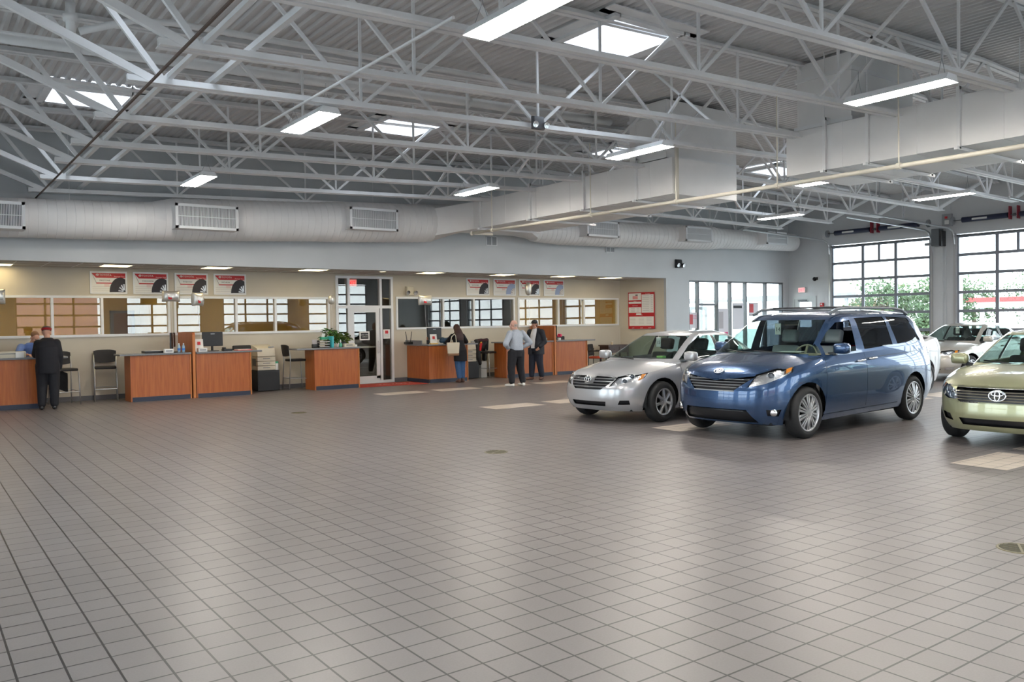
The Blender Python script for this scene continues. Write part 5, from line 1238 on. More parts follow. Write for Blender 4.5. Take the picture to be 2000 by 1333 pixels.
# plants and small things on the freestanding counter
def plant(x, y, h, r, n, leaf, m, pot, label, seed):
    rd = random.Random(seed); t = thing('potted_plant', label, 'plant', (x, y, Z1))
    b = MB(); b.lathe([(0, 0), (.05, 0), (.07, .13), (.06, .13), (.055, .115), (0, .115)], 16); b.build('pot', pot, t, angle=40)
    b = MB()
    for k in range(n//6): a = rd.uniform(0, 6.28); q = rd.uniform(.3, .8)*r; b.tube([(0, 0, .11), (q*.4*math.cos(a), q*.4*math.sin(a), h*.5), (q*math.cos(a), q*math.sin(a), h*rd.uniform(.6, .95))], .005, 5)
    b.build('stems', M_BARK if False else mat('plant_stem', (.12, .2, .05), .6), t)
    b = MB()
    for k in range(n):
        a = rd.uniform(0, 6.28); u = rd.random(); rr = r*rd.uniform(.25, 1)*(.5+.9*math.sin(PI*min(1, .15+u*.8))); z = .14+(h-.14)*u
        p = Vector((rr*math.cos(a), rr*math.sin(a), z)); d = Vector((math.cos(a+rd.gauss(0, .5)), math.sin(a+rd.gauss(0, .5)), rd.uniform(-.6, .5))).normalized(); sd = d.cross(Vector((0, 0, 1))).normalized()*leaf*.32; up = Vector((0, 0, .015))
        L_ = leaf*rd.uniform(.7, 1.2); mid = p+d*L_*.5+up; tip = p+d*L_-up
        b._f([b.bm.verts.new(v) for v in (p, mid+sd, tip)]); b._f([b.bm.verts.new(v) for v in (p, tip, mid-sd)])
    b.build('leaves', m, t); return t
M_PL1 = mat('plant_green', (.06, .17, .03), .5, var=.3); M_PL2 = mat('plant_yellow_green', (.14, .20, .03), .5, var=.35)
plant(8.97, 20.22, .48, .17, 110, .15, M_PL1, mat('pot_olive', (.40, .30, .06), .4), 'taller potted plant with broad green leaves on the freestanding counter', 2)
plant(9.30, 20.3, .36, .17, 130, .13, M_PL2, M_DGREY, 'shorter bushy potted plant with yellow green leaves on the freestanding counter', 5)
t = thing('file_tray', 'black stacked file trays on the freestanding counter', 'tray', (8.68, 20.15, Z1))
for k in range(3): b = MB(); b.box(-.15, .15, -.16, .16, .01+.065*k, .02+.065*k); b.box(-.15, -.14, -.16, .16, .01+.065*k, .06+.065*k); b.box(.14, .15, -.16, .16, .01+.065*k, .06+.065*k); b.build('tray_shelf', M_BLACK, t); b = MB(); b.box(-.13, .13, -.17, .14, .021+.065*k, .034+.065*k); b.build('paper_stack', M_WHITE, t)
t = blk('brochure_holder', 'grey brochure holder at the left end of the freestanding counter', 'holder', 8.47, 20.1, .16, .1, .1, M_BLACK); b = MB(); b.cbox((0, .02, .12), (.14, .01, .18), 0, Matrix.Rotation(-.2, 3, 'X')); b.build('brochures', M_LINE, t)
t = blk('tissue_box', 'green tissue box with a white tissue on top of the file trays', 'box', 8.74, 20.15, .2, .12, .07, mat('tissue_green', (.03, .33, .20), .5), 0, .004, z=Z1+.205); b = MB(); b.cbox((-.03, 0, .11), (.08, .02, .1), 0, Matrix.Rotation(.3, 3, 'Y')); b.build('tissue', M_WHITE, t)
blk('binder', 'upright turquoise binder between the file trays and the tall plant', 'binder', 8.87, 20.05, .06, .22, .29, mat('binder_turquoise', (.04, .42, .48), .4), .15, .004)
t = thing('spray_bottle', 'white and green pump bottle between the two potted plants', 'bottle', (9.13, 20.02, Z1)); b = MB(); b.lathe([(0, 0), (.045, 0), (.045, .07), (.02, .11), (.015, .13), (0, .13)], 14); b.build('bottle_body', mat('soap_green', (.12, .45, .30), .25), t, smooth=True); b = MB(); b.lathe([(.018, .12), (.016, .17), (.01, .2), (0, .2)], 12); b.bar((0, 0, .19), (-.03, 0, .19), .012, .012); b.build('pump', M_WHITE, t)
t = blk('desk_scanner', 'low white desk machine at the right end of the freestanding counter', 'machine', 9.36, 20.05, .3, .2, .09, M_BEIGE); b = MB(); b.box(-.1, .08, -.105, -.1, .04, .06); b.build('slot', M_DGREY, t)
blk('card_holder', 'tiny white card box at the right corner of the freestanding counter', 'box', 9.53, 20.0, .09, .07, .06, M_WHITE)
# corner counter
t = thing('radio_base', 'black charger base with two upright antennas on the corner counter', 'antenna', (11.55, 20.75, Z1)); b = MB(); b.box(-.12, .12, -.07, .07, 0, .07, .008); b.build('base', M_BLACK, t)
for sg in (-1, 1): b = MB(); b.tube([(sg*.05, 0, .05), (sg*.10, 0, .36)], [.012, .009], 8); b.build('antenna', M_BLACK, t)
t = thing('pen_cup', 'black pen cup beside the yellow sign stand', 'cup', (11.86, 20.2, Z1)); b = MB(); b.lathe([(0, 0), (.045, 0), (.045, .12), (.038, .12), (.038, .02), (0, .02)], 14); b.build('cup', M_BLACK, t, angle=40)
for k, m in enumerate((M_RED, MATS['yellow_stand'], M_INK)): b = MB(); b.tube([(.01*k-.01, .01*k-.01, .02), (.03*k-.03, .02, .2)], .005, 6); b.build('pen', m, t)
blk('keyboard', 'white keyboard in front of the monitor on the corner counter', 'keyboard', 12.08, 20.05, .3, .13, .03, M_WHITE)
t = thing('handbag', 'slouchy dark blue handbag lying on the corner counter', 'bag', (12.38, 20.12, Z1)); b = MB(); b.ball((0, 0, .08), (.2, .11, .085), 16, 10); b.ball((-.1, 0, .12), (.08, .07, .07), 12, 8); b.ball((.11, .0, .13), (.07, .06, .06), 12, 8); b.build('bag_body', mat('bag_navy', (.015, .05, .10), .6, bump=.4, bscale=12), t, smooth=True); b = MB(); b.tube([(-.12, 0, .16), (-.05, -.03, .2), (.06, -.02, .19), (.12, 0, .16)], .01, 6); b.build('bag_strap', M_BEIGE, t, smooth=True)
# right desk
t = thing('pump_bottle', 'white pump bottle behind the capped man on the right desk', 'bottle', (15.62, 20.05, Z1)); b = MB(); b.lathe([(0, 0), (.045, 0), (.045, .12), (.018, .15), (.015, .19), (0, .19)], 14); b.build('bottle_body', mat('bottle_clear', (.55, .62, .70), .15), t, smooth=True); b = MB(); b.lathe([(.02, .15), (.02, .19), (.008, .22), (0, .22)], 10); b.bar((0, 0, .22), (-.045, 0, .21), .014, .012); b.build('pump', M_WHITE, t)
t = blk('card_holder', 'tiny framed card at the foot of the right divider', 'card', 15.93, 20.05, .13, .05, .08, M_BEIGE); b = MB(); b.box(-.04, .04, -.027, -.025, .02, .06); b.build('card_print', M_INK, t)
t = thing('flower_vase', 'small pink flower in a white pot right of the right divider', 'flower', (16.45, 20.0, Z1)); b = MB(); b.lathe([(0, 0), (.05, 0), (.06, .07), (0, .07)], 12); b.build('pot', M_WHITE, t)
b = MB(); rd = random.Random(3)
for k in range(16): a = 2*PI*k/16; b.ball((.05*math.cos(a)*(k % 3)/2+.02, .05*math.sin(a), .12+.02*(k % 4)), (.035, .035, .022), 8, 5)
b.build('petals', mat('petal_pink', (.75, .05, .16), .5), t, smooth=True); b = MB(); b.tube([(0, 0, .06), (.02, 0, .13)], .006, 5); b.build('stem', MATS['plant_stem'], t)
# ------------------------------------------------------------------ stools and chairs
M_CHAIRB = mat('black_upholstery', (.016, .014, .014), .65)
def bar_stool(x, y, rz, label):
    t = thing('bar_stool', label, 'stool', (x, y, 0), rz, 'black bar stools')
    b = MB(); b.cbox((0, 0, .76), (.44, .43, .06), .025, seg=3); b.build('seat', M_CHAIRB, t, smooth=True)
    b = MB(); n = 9; R_ = []
    for k in range(n):
        u = -1+2*k/(n-1); x_ = u*.235; y_ = .22-.045*(1-u*u)*-1
        R_.append([(x_, y_+.02, .86+.03*abs(u)**3), (x_, y_+.06, 1.16-.03*abs(u)**4)])
    A = [[b.bm.verts.new(p) for p in r] for r in R_]; B = [[b.bm.verts.new((p[0], p[1]+.03, p[2])) for p in r] for r in R_]
    for k in range(n-1): b._f([A[k][0], A[k+1][0], A[k+1][1], A[k][1]]); b._f([B[k][1], B[k+1][1], B[k+1][0], B[k][0]]); b._f([A[k][1], A[k+1][1], B[k+1][1], B[k][1]]); b._f([B[k][0], B[k+1][0], A[k+1][0], A[k][0]])
    b._f([A[0][0], A[0][1], B[0][1], B[0][0]]); b._f([B[-1][0], B[-1][1], A[-1][1], A[-1][0]]); b.build('backrest', M_CHAIRB, t, angle=50)
    for sx in (-1, 1):
        b = MB(); b.tube([(sx*.22, -.21, .74), (sx*.235, -.25, .0)], .013, 8); b.build('leg', M_SILVER, t, smooth=True)
        b = MB(); b.tube([(sx*.235, .265, 1.05), (sx*.225, .235, .8), (sx*.235, .28, 0)], .013, 8); b.build('leg', M_SILVER, t, smooth=True)
    b = MB(); b.tube([(-.232, -.235, .28), (.232, -.235, .28)], .011, 8); b.build('footrest', M_SILVER, t); b = MB(); b.tube([(-.23, .265, .3), (.23, .265, .3)], .009, 8); b.tube([(-.232, -.235, .28), (-.23, .265, .3)], .009, 8); b.tube([(.232, -.235, .28), (.23, .265, .3)], .009, 8); b.build('stretcher', M_SILVER, t)
    return t
bar_stool(3.68, 20.75, PI-.15+PI, 'black bar stool against the wall left of the second counter')
bar_stool(8.17, 20.66, PI/2, 'black bar stool seen from the side at the left end of the freestanding counter')
bar_stool(14.12, 20.55, PI*.1, 'black bar stool hung with dark jackets behind the bald man')
bar_stool(2.80, 20.45, .2, 'bar stool mostly hidden behind the man in the dark coat')
def cloth(name, label, cat, pts, m, loc, thick=.03, rows=None):
    t = thing(name, label, cat, loc); b = MB(); A = [[b.bm.verts.new(p) for p in r] for r in pts]
    for r0, r1 in zip(A, A[1:]):
        for i in range(len(r0)-1): b._f([r0[i], r0[i+1], r1[i+1], r1[i]])
    bmesh.ops.solidify(b.bm, geom=b.bm.faces[:], thickness=thick); b.build('cloth', m, t, smooth=True); return t
M_JKT = mat('black_jacket', (.010, .010, .012), .8)
JACKET_AT = (14.12, 20.55, 0)
pts = [[(-.08+.2*i/3, .0+.02*math.sin(i+k), .78-.42*k/6-.03*i) for i in range(4)] for k in range(7)]
cloth('coat', 'dark coat tail hanging from the hidden stool by the first counter', 'coat', pts, M_JKT, (2.72, 20.25, 0))
def armchair(x, y, rz, label):
    t = thing('armchair', label, 'chair', (x, y, 0), rz)
    b = MB(); b.cbox((0, 0, .45), (.5, .48, .07), .03, seg=3); b.build('seat', mat('red_seat', (.50, .06, .02), .6), t, smooth=True)
    b = MB(); b.cbox((0, .24, .70), (.48, .06, .38), .03, Matrix.Rotation(-.15, 3, 'X'), 3); b.build('backrest', M_CHAIRB, t, smooth=True)
    for sx in (-1, 1):
        b = MB(); b.tube([(sx*.26, -.22, 0), (sx*.26, -.2, .62), (sx*.26, -.15, .66), (sx*.26, .2, .66)], .014, 8); b.build('leg', M_BLACK, t, smooth=True)
        b = MB(); b.tube([(sx*.25, .24, 0), (sx*.24, .22, .75)], .014, 8); b.build('leg', M_BLACK, t, smooth=True)
        b = MB(); b.cbox((sx*.26, 0, .675), (.05, .3, .025), .01); b.build('armrest', M_CHAIRB, t)
    return t
armchair(18.45, 20.45, .5, 'black armchair with a red seat right of the last counter')
def task_chair(x, y, label):
    t = thing('task_chair', label, 'chair', (x, y, 0), PI)
    b = MB(); b.cbox((0, 0, .58), (.46, .44, .08), .03, seg=3); b.build('seat', M_CHAIRB, t, smooth=True); b = MB(); b.cbox((0, .22, 1.0), (.46, .06, .36), .03, seg=3); b.build('backrest', M_CHAIRB, t, smooth=True)
    b = MB(); b.tube([(0, .2, .55), (0, .27, .9)], .02, 8); b.build('back_post', M_BLACK, t); b = MB(); b.tube([(0, 0, .1), (0, 0, .55)], .03, 10); b.build('gas_lift', M_DGREY, t)
    b = MB(); [b.tube([(0, 0, .12), (.3*math.cos(a), .3*math.sin(a), .05)], .02, 8) for a in [2*PI*k/5 for k in range(5)]]; b.build('star_base', M_BLACK, t)
    for k in range(5): b = MB(); a = 2*PI*k/5; b.ball((.3*math.cos(a), .3*math.sin(a), .03), .03, 10, 6); b.build('caster', M_BLACK, t)
    return t
task_chair(6.75, 20.82, 'black task chair back showing over the second counter by the printer')
task_chair(16.9, 20.78, 'black task chair back showing over the last counter by the pink flower')
t = thing('side_table', 'dark brown side table with drawers at the right end of the cream wall', 'table', (19.35, 20.6, 0)); M_DKW = mat('dark_walnut', (.05, .022, .015), .4)
b = MB(); b.box(-.5, .5, -.25, .25, .80, .84, .006); b.build('tabletop', M_DKW, t); b = MB(); b.box(-.46, .46, -.22, .22, .58, .80); b.build('drawer_case', M_DKW, t)
for x, y in ((-.44, -.2), (.44, -.2), (-.44, .2), (.44, .2)): b = MB(); b.box(x-.025, x+.025, y-.025, y+.025, 0, .6); b.build('leg', M_DKW, t)
for x in (-.22, .22): b = MB(); b.box(x-.2, x+.2, -.232, -.22, .61, .77); dr = b.build('drawer', M_DKW, t); b = MB(); b.ball((x, -.245, .69), .015, 8, 6); b.build('knob', M_CHROME, dr)
t = thing('coffee_cup', 'white paper coffee cup on the dark side table', 'cup', (19.2, 20.55, .84)); b = MB(); b.lathe([(0, 0), (.03, 0), (.04, .1), (0, .1)], 14); b.build('cup', mat('cup_cream', (.75, .62, .42), .5), t, angle=40); b = MB(); b.lathe([(.042, .098), (.042, .11), (0, .112)], 14); b.build('lid', M_WHITE, t)
# ------------------------------------------------------------------ door mat, drains
t = thing('door_mat', 'red entrance mat with pale lettering in front of the glass door', 'mat', (10.6, 20.3, 0), -.06)
b = MB(); b.box(-.98, .98, -.55, .48, .0016, .011); b.build('mat_pile', mat('mat_red', (.42, .045, .025), .9, var=.15, vscale=60), t); b = MB(); b.box(-1.0, 1.0, -.57, .5, .0016, .006); b.build('rubber_edge', mat('mat_edge', (.16, .02, .015), .8), t)
text('lettering', 'TOYOTA', .26, Matrix.Translation((.25, -.1, .0115)), mat('mat_print', (.62, .40, .34), .9), t, ext=.0004, align='CENTER')
M_BRASS = mat('drain_brass', (.20, .18, .11), .4, metal=.6)
for k, (x, y) in enumerate(((6.08, 8.69), (6.0, 15.08), (6.36, 2.61))):
    t = thing('floor_drain', ['round slotted floor drain near the centre of the floor', 'small distant round floor drain left of centre', 'round slotted floor drain at the right edge of the near floor'][k], 'drain', (x, y, 0), .5, 'round floor drains')
    b = MB(); b.lathe([(.135, .004), (.15, .004), (.155, 0)], 28); b.build('drain_rim', M_BRASS, t); b = MB(); b.lathe([(0, .0012), (.135, .0012)], 28); b.build('drain_pit', M_INK, t)
    b = MB()
    for i in range(-4, 5):
        x_ = i*.03; l = math.sqrt(max(0, .135**2-x_*x_)); b.box(x_-.0035, x_+.0035, -l, l, .0015, .004)
    b.box(-.135, .135, -.008, .008, .0015, .0045); b.build('drain_grate', M_BRASS, t)
# ------------------------------------------------------------------ foil balloons on strings
M_FOIL = mat('silver_foil', (.62, .61, .58), .3, metal=.55, bump=.5, bscale=7)
def pillow(x, y, z, w, h, d, rz, label, tie, logo=True, rnd=False):
    t = thing('foil_balloon', label, 'balloon', (x, y, z), rz, 'white foil balloons')
    b = MB(); n = 18; m_ = 14; e = 2.0 if rnd else 5.0
    for sg in (1, -1):
        G = []
        for j in range(m_+1):
            v = -1+2*j/m_; row = []
            for i in range(n+1):
                u = -1+2*i/n; uu, vv = u, v
                if rnd:
                    uu = u*math.sqrt(1-v*v/2); vv = v*math.sqrt(1-u*u/2)
                q = (1-abs(u)**2.4)*(1-abs(v)**2.4); dd = d*math.sqrt(max(0, q))
                wr = 1-.12*(1-abs(u))*abs(v)**6-.0
                row.append(b.bm.verts.new((uu*w*(1-.10*abs(v)**0*(1-v*v)*0), sg*-dd+.012*math.sin(u*21)*(abs(v)**4)*d*3, vv*h*wr)))
            G.append(row)
        for j in range(m_):
            for i in range(n): b._f([G[j][i], G[j][i+1], G[j+1][i+1], G[j+1][i]])
    bmesh.ops.remove_doubles(b.bm, verts=b.bm.verts[:], dist=.002); b.build('foil', M_FOIL, t, smooth=True)
    if logo:
        b = MB(); b.cbox((-.22*w, -d*.93, -.25*h), (.4*w, .012, .62*h), .004, Matrix.Rotation(-.18, 3, 'X')); b.build('red_square', M_RED, t)
        b = MB(); [b.cbox((.38*w, -d*.90, -.18*h-.17*h*k), (.55*w, .012, .07*h), 0, Matrix.Rotation(-.18, 3, 'X')) for k in range(2)]; [b.cbox((.0, -d*.72, .5*h-.17*h*k), (1.2*w, .012, .05*h), 0, Matrix.Rotation(.35, 3, 'X')) for k in range(2)]; b.build('print_lines', M_MGREY, t)
    b = MB(); tx, ty, tz = tie; c, s_ = math.cos(-rz), math.sin(-rz); q = Vector((tx-x, ty-y, 0)); q = Vector((c*q.x-s_*q.y, s_*q.x+c*q.y, tz-z))
    b.tube([(0, 0, -h*.98), (0, 0, -h-.06), (q.x*.3+.01, q.y*.3, (-h+q.z)*.5), q], .004, 5); b.build('ribbon', M_WHITE, t)
    return t
pillow(1.52, 20.1, 2.34, .19, .16, .13, .1, 'silver pillow balloon cut by the left edge of the photo', (1.3, 20.2, 1.09))
pillow(4.98, 20.1, 2.37, .20, .13, .11, .0, 'silver pillow balloon with red square, left of the pair over the second counter', (5.05, 20.25, 1.12))
pillow(5.56, 20.05, 2.30, .15, .16, .12, .35, 'silver pillow balloon tilted sideways, right of the pair over the second counter', (5.68, 20.2, 1.1))
pillow(8.98, 20.2, 2.31, .13, .14, .08, .9, 'round silver balloon seen edge on beside the glass door', (9.05, 20.25, 1.2), False, True)
pillow(11.72, 20.1, 2.30, .22, .14, .1, .05, 'silver pillow balloon with red square over the corner counter', (11.95, 20.4, 1.1))
pillow(15.35, 20.1, 2.66, .13, .22, .09, .5, 'oval silver balloon in front of the tyre posters at right', (15.5, 20.2, 1.1), False, True)
# ------------------------------------------------------------------ people
M_SKIN = mat('skin', (.56, .30, .21), .5, var=.05, vscale=8); M_EYE = mat('eye_white', (.7, .7, .68), .2); M_LIP = mat('lip', (.40, .15, .12), .5)
def ball_(b, c, r, n=12): b.ball(c, r, n, 8)
def limb(b, p, q, r0, r1, n=12):
    """tapered limb with round ends"""
    p, q = Vector(p), Vector(q); b.ball(p, r0, n, 8); b.ball(q, r1, n, 8); b.tube([p, q], [r0, r1], n, cap=True)
def chain(b, pts, rs, n=12):
    for i in range(len(pts)-1): limb(b, pts[i], pts[i+1], rs[i], rs[i+1], n)
def trunk_loft(b, secs, n=20):
    """secs: (x, y, z, rx, ry)"""
    rings = [[b.bm.verts.new((x+rx*math.cos(2*PI*k/n), y+ry*math.sin(2*PI*k/n), z)) for k in range(n)] for x, y, z, rx, ry in secs]
    for A, B in zip(rings, rings[1:]):
        for k in range(n): b._f([A[k], A[(k+1) % n], B[(k+1) % n], B[k]])
    b._f(rings[0][::-1]); b._f(rings[-1])
def fuse(b, name, m, parent, vox=.009, it=3):
    bmesh.ops.recalc_face_normals(b.bm, faces=b.bm.faces[:])
    me = bpy.data.meshes.new('tmp'); b.bm.to_mesh(me); b.bm.free(); o = bpy.data.objects.new('tmp', me); COL.objects.link(o)
    md = o.modifiers.new('r', 'REMESH'); md.mode = 'VOXEL'; md.voxel_size = vox; md.use_smooth_shade = True
    sm = o.modifiers.new('s', 'SMOOTH'); sm.factor = .5; sm.iterations = it
    dg = bpy.context.evaluated_depsgraph_get(); dg.update(); m2 = bpy.data.meshes.new_from_object(o.evaluated_get(dg)); m2.name = name
    bpy.data.objects.remove(o); bpy.data.meshes.remove(me); m2.materials.clear(); m2.materials.append(m)
    for p in m2.polygons: p.use_smooth = True
    r = bpy.data.objects.new(name, m2); COL.objects.link(r); r.parent = parent; return r
def hand(b, w, d, pn, side, curl=.5, s=1.0):
    """w wrist, d direction of the hand, pn palm normal, side +-1 for the thumb side"""
    w, d, pn = Vector(w), Vector(d).normalized(), Vector(pn).normalized(); pn = (pn-d*pn.dot(d)).normalized(); t = d.cross(pn)*side
    c = w+d*.05*s
    for k in (-1, 0, 1): limb(b, w+t*.012*k*s, w+d*.085*s+t*.026*k*s, .017*s, .014*s, 8)
    for k, L in enumerate((.075, .082, .076, .06)):
        base = w+d*.092*s+t*(.032-.021*k)*s; d1 = (d*math.cos(curl*.7)+pn*math.sin(curl*.7)); d2 = (d*math.cos(curl*1.7)+pn*math.sin(curl*1.7))
        m_ = base+d1*L*.5*s; limb(b, base, m_, .0095*s, .009*s, 8); limb(b, m_, m_+d2*L*.5*s, .009*s, .0075*s, 8)
    tb = w+d*.03*s+t*.026*s; t1 = tb+(d*.6+t*.8).normalized()*.04*s; limb(b, tb, t1, .0125*s, .011*s, 8); limb(b, t1, t1+(d*.85+t*.35+pn*.3).normalized()*.034*s, .011*s, .008*s, 8)
def head(b, c, f, up=(0, 0, 1), s=1.0):
    """head centred on c looking along f; returns its frame"""
    f = Vector(f).normalized(); u = Vector(up); u = (u-f*u.dot(f)).normalized(); r = f.cross(u); M = Matrix((r, f, u)).transposed()
    P = lambda x, y, z: Vector(c)+M @ Vector((x, y, z))*s
    b.ball(P(0, -.012, .025), (.076*s, .094*s, .098*s), 18, 12, M); b.ball(P(0, .025, -.055), (.056*s, .066*s, .065*s), 16, 10, M)
    b.ball(P(0, .07, -.095), (.026*s, .022*s, .02*s), 10, 6, M)
    limb(b, P(0, .088, .012), P(0, .108, -.022), .009*s, .0145*s, 8)
    for sg in (-1, 1):
        b.ball(P(sg*.081, -.005, -.01), (.010*s, .022*s, .034*s), 10, 8, M); b.ball(P(sg*.03, .078, .028), (.024*s, .014*s, .009*s), 10, 6, M); b.ball(P(sg*.042, .06, -.03), (.022*s, .022*s, .02*s), 10, 6, M)
    return P, M
def face(P, M, parent, s=1.0):
    for sg in (-1, 1):
        b = MB(); b.ball(P(sg*.032, .079, .008), .0095*s, 10, 6); e = b.build('eye', M_EYE, parent, smooth=True)
        b = MB(); b.ball(P(sg*.032, .0855, .008), .0055*s, 8, 6); b.build('pupil', M_INK, e, smooth=True)
    b = MB(); b.ball(P(0, .083, -.058), (.024*s, .009*s, .007*s), 10, 6, M); b.build('mouth', M_LIP, parent, smooth=True)
def shoe(b, a, d, L=.27, w=.048):
    """a: ankle on the ground plane, d: toe direction"""
    d = Vector((d[0], d[1], 0)).normalized(); a = Vector((a[0], a[1], 0))
    limb(b, a-d*.04+Vector((0, 0, .045)), a+d*(L-.12)+Vector((0, 0, .038)), w*.9, w*.76); limb(b, a+d*(L-.13)+Vector((0, 0, .034)), a+d*(L-.08)+Vector((0, 0, .03)), w*.8, w*.6); limb(b, a+Vector((0, 0, .05)), a+Vector((0, 0, .10)), .045, .042)
def flat_soles(o):
    for v in o.data.vertices:
        if v.co.z < .004: v.co.z = .004-.0 if v.co.z > .0 else .002
    return o
def person(label, loc, rz): return thing('person', label, 'person', loc, rz)
DARK = mat('dark_navy_cloth', (.004, .004, .008), .8, var=.1, vscale=10); CHAR = mat('charcoal_trousers', (.006, .006, .010), .8); M_DENIM = mat('blue_denim', (.03, .085, .20), .8, var=.12, vscale=30); M_DDEN = mat('dark_denim', (.008, .011, .024), .8)
def legs(b, hips, knees, ankles, r=(.105, .07, .05)):
    for h, k, a in zip(hips, knees, ankles): chain(b, [h, k, a], r)
# forward is -y, the person's left is +x ------------------------------------------------
# 1  man in dark coat at the first counter, back to the camera
p = person('man in dark coat and red-banded cap, back turned, leaning at the leftmost counter', (2.36, 19.42, 0), PI-.22)
hips = [(-.10, 0, .90), (.10, 0, .90)]; kn = [(-.11, -.01, .49), (.11, -.03, .49)]; an = [(-.11, .03, .09), (.12, .02, .09)]
LS, RS = (.165, -.06, 1.36), (-.165, -.04, 1.37); LE, LW = (.24, -.26, 1.13), (.17, -.45, 1.12); RE, RW = (-.22, -.02, 1.10), (-.20, -.10, .86)
HC = (.02, -.17, 1.585); b = MB()
trunk_loft(b, [(0, 0, .82, .14, .11), (0, 0, .95, .165, .13), (0, -.01, 1.1, .16, .13), (0, -.03, 1.28, .18, .13), (.0, -.06, 1.40, .15, .10), (0, -.08, 1.46, .06, .06)])
chain(b, [(0, -.08, 1.43), (.01, -.12, 1.52)], (.062, .055)); P, M = head(b, HC, (.1, -1, -.25)); legs(b, hips, kn, an)
for S_, E_, W_ in ((LS, LE, LW), (RS, RE, RW)): chain(b, [S_, E_, W_], (.06, .045, .028))
hand(b, LW, (-.1, -1, -.05), (0, 0, -1), 1, .3); hand(b, RW, (0, -.3, -1), (1, 0, 0), 1, .5)
bd = fuse(b, 'body', M_SKIN, p, .0075); face(P, M, bd)
b = MB(); trunk_loft(b, [(0, .0, .74, .21, .17), (0, 0, .90, .215, .175), (0, -.01, 1.08, .215, .17), (0, -.03, 1.28, .225, .165), (.0, -.06, 1.41, .17, .125), (0, -.085, 1.48, .085, .08)])
for S_, E_, W_ in ((LS, LE, LW), (RS, RE, RW)): chain(b, [S_, E_, W_], (.085, .075, .058))
fuse(b, 'coat', DARK, p, .013)
b = MB(); legs(b, hips, kn, [(a[0], a[1], .12) for a in an], (.13, .10, .078)); trunk_loft(b, [(0, 0, .80, .17, .14), (0, 0, .98, .17, .14)]); fuse(b, 'trousers', CHAR, p, .013)
for a in an: b = MB(); shoe(b, a, (0, -1)); flat_soles(fuse(b, 'shoe', M_BLACK, p, .009))
b = MB(); b.ball(P(0, -.02, .055), (.083, .10, .06), 18, 10, M); b.build('hair', mat('grey_hair', (.10, .09, .085), .8), p, smooth=True)
b = MB(); rg = [[P((.089+.004*j)*math.cos(2*PI*k/24), -.012+(.105+.004*j)*math.sin(2*PI*k/24), .035+.022*j) for k in range(24)] for j in (0, 1, 2)]
vv = [[b.bm.verts.new(q) for q in r] for r in rg]; [b._f([A[k], A[(k+1) % 24], B[(k+1) % 24], B[k]]) for A, B in zip(vv, vv[1:]) for k in range(24)]
bmesh.ops.solidify(b.bm, geom=b.bm.faces[:], thickness=.004); b.build('cap_band', M_RED, p, smooth=True)
b = MB(); b.ball(P(0, -.01, .08), (.09, .107, .052), 18, 10, M); b.ball(P(0, .10, .05), (.07, .07, .008), 14, 6, M); b.build('cap', mat('cap_grey', (.06, .05, .05), .7), p, smooth=True)

# 2  clerk in a blue shirt behind the first counter, bent over the worktop
p = person('clerk in blue shirt bent over the leftmost counter, writing, face down', (2.20, 20.98, 0), .12)
HC = (.05, -.32, 1.475); b = MB(); hips = [(-.09, .02, .9), (.09, .02, .9)]; kn = [(-.1, 0, .48), (.1, 0, .48)]; an = [(-.1, .04, .09), (.1, .04, .09)]
trunk_loft(b, [(0, .03, .82, .14, .11), (0, .02, .95, .155, .12), (0, -.05, 1.1, .155, .12), (0, -.15, 1.24, .175, .12), (.0, -.22, 1.32, .13, .09), (0, -.24, 1.36, .06, .06)])
chain(b, [(0, -.22, 1.32), (.03, -.28, 1.41)], (.06, .055)); P, M = head(b, HC, (.15, -1, -.65), (0, -.3, 1)); legs(b, hips, kn, an)
LS, RS = (.19, -.19, 1.28), (-.19, -.18, 1.27); LE, LW = (.30, -.30, 1.12), (.16, -.50, 1.115); RE, RW = (-.30, -.34, 1.10), (-.16, -.56, 1.115)
for S_, E_, W_ in ((LS, LE, LW), (RS, RE, RW)): chain(b, [S_, E_, W_], (.058, .045, .027))
hand(b, LW, (-.4, -1, -.05), (0, 0, -1), 1, .35); hand(b, RW, (.35, -1, -.05), (0, 0, -1), -1, .6)
bd = fuse(b, 'body', M_SKIN, p, .0075); face(P, M, bd)
b = MB(); trunk_loft(b, [(0, .03, .88, .175, .14), (0, .01, 1.0, .18, .145), (0, -.06, 1.12, .18, .14), (0, -.16, 1.25, .19, .135), (.0, -.22, 1.33, .14, .105), (0, -.245, 1.37, .08, .075)])
for S_, E_, W_ in ((LS, LE, (.19, -.45, 1.125)), (RS, RE, (-.185, -.50, 1.125))): chain(b, [S_, E_, W_], (.082, .068, .045))
fuse(b, 'shirt', mat('blue_shirt', (.13, .21, .48), .7, var=.08, vscale=14), p, .012)
b = MB(); legs(b, hips, kn, [(a[0], a[1], .12) for a in an], (.12, .09, .075)); trunk_loft(b, [(0, .03, .80, .165, .13), (0, .02, .96, .17, .13)]); fuse(b, 'trousers', CHAR, p, .014)
for a in an: b = MB(); shoe(b, a, (0, -1)); flat_soles(fuse(b, 'shoe', M_BLACK, p, .009))
b = MB(); b.ball(P(0, -.03, .05), (.082, .095, .085), 18, 10, M); b.build('hair', mat('brown_hair', (.20, .10, .05), .7), p, smooth=True)

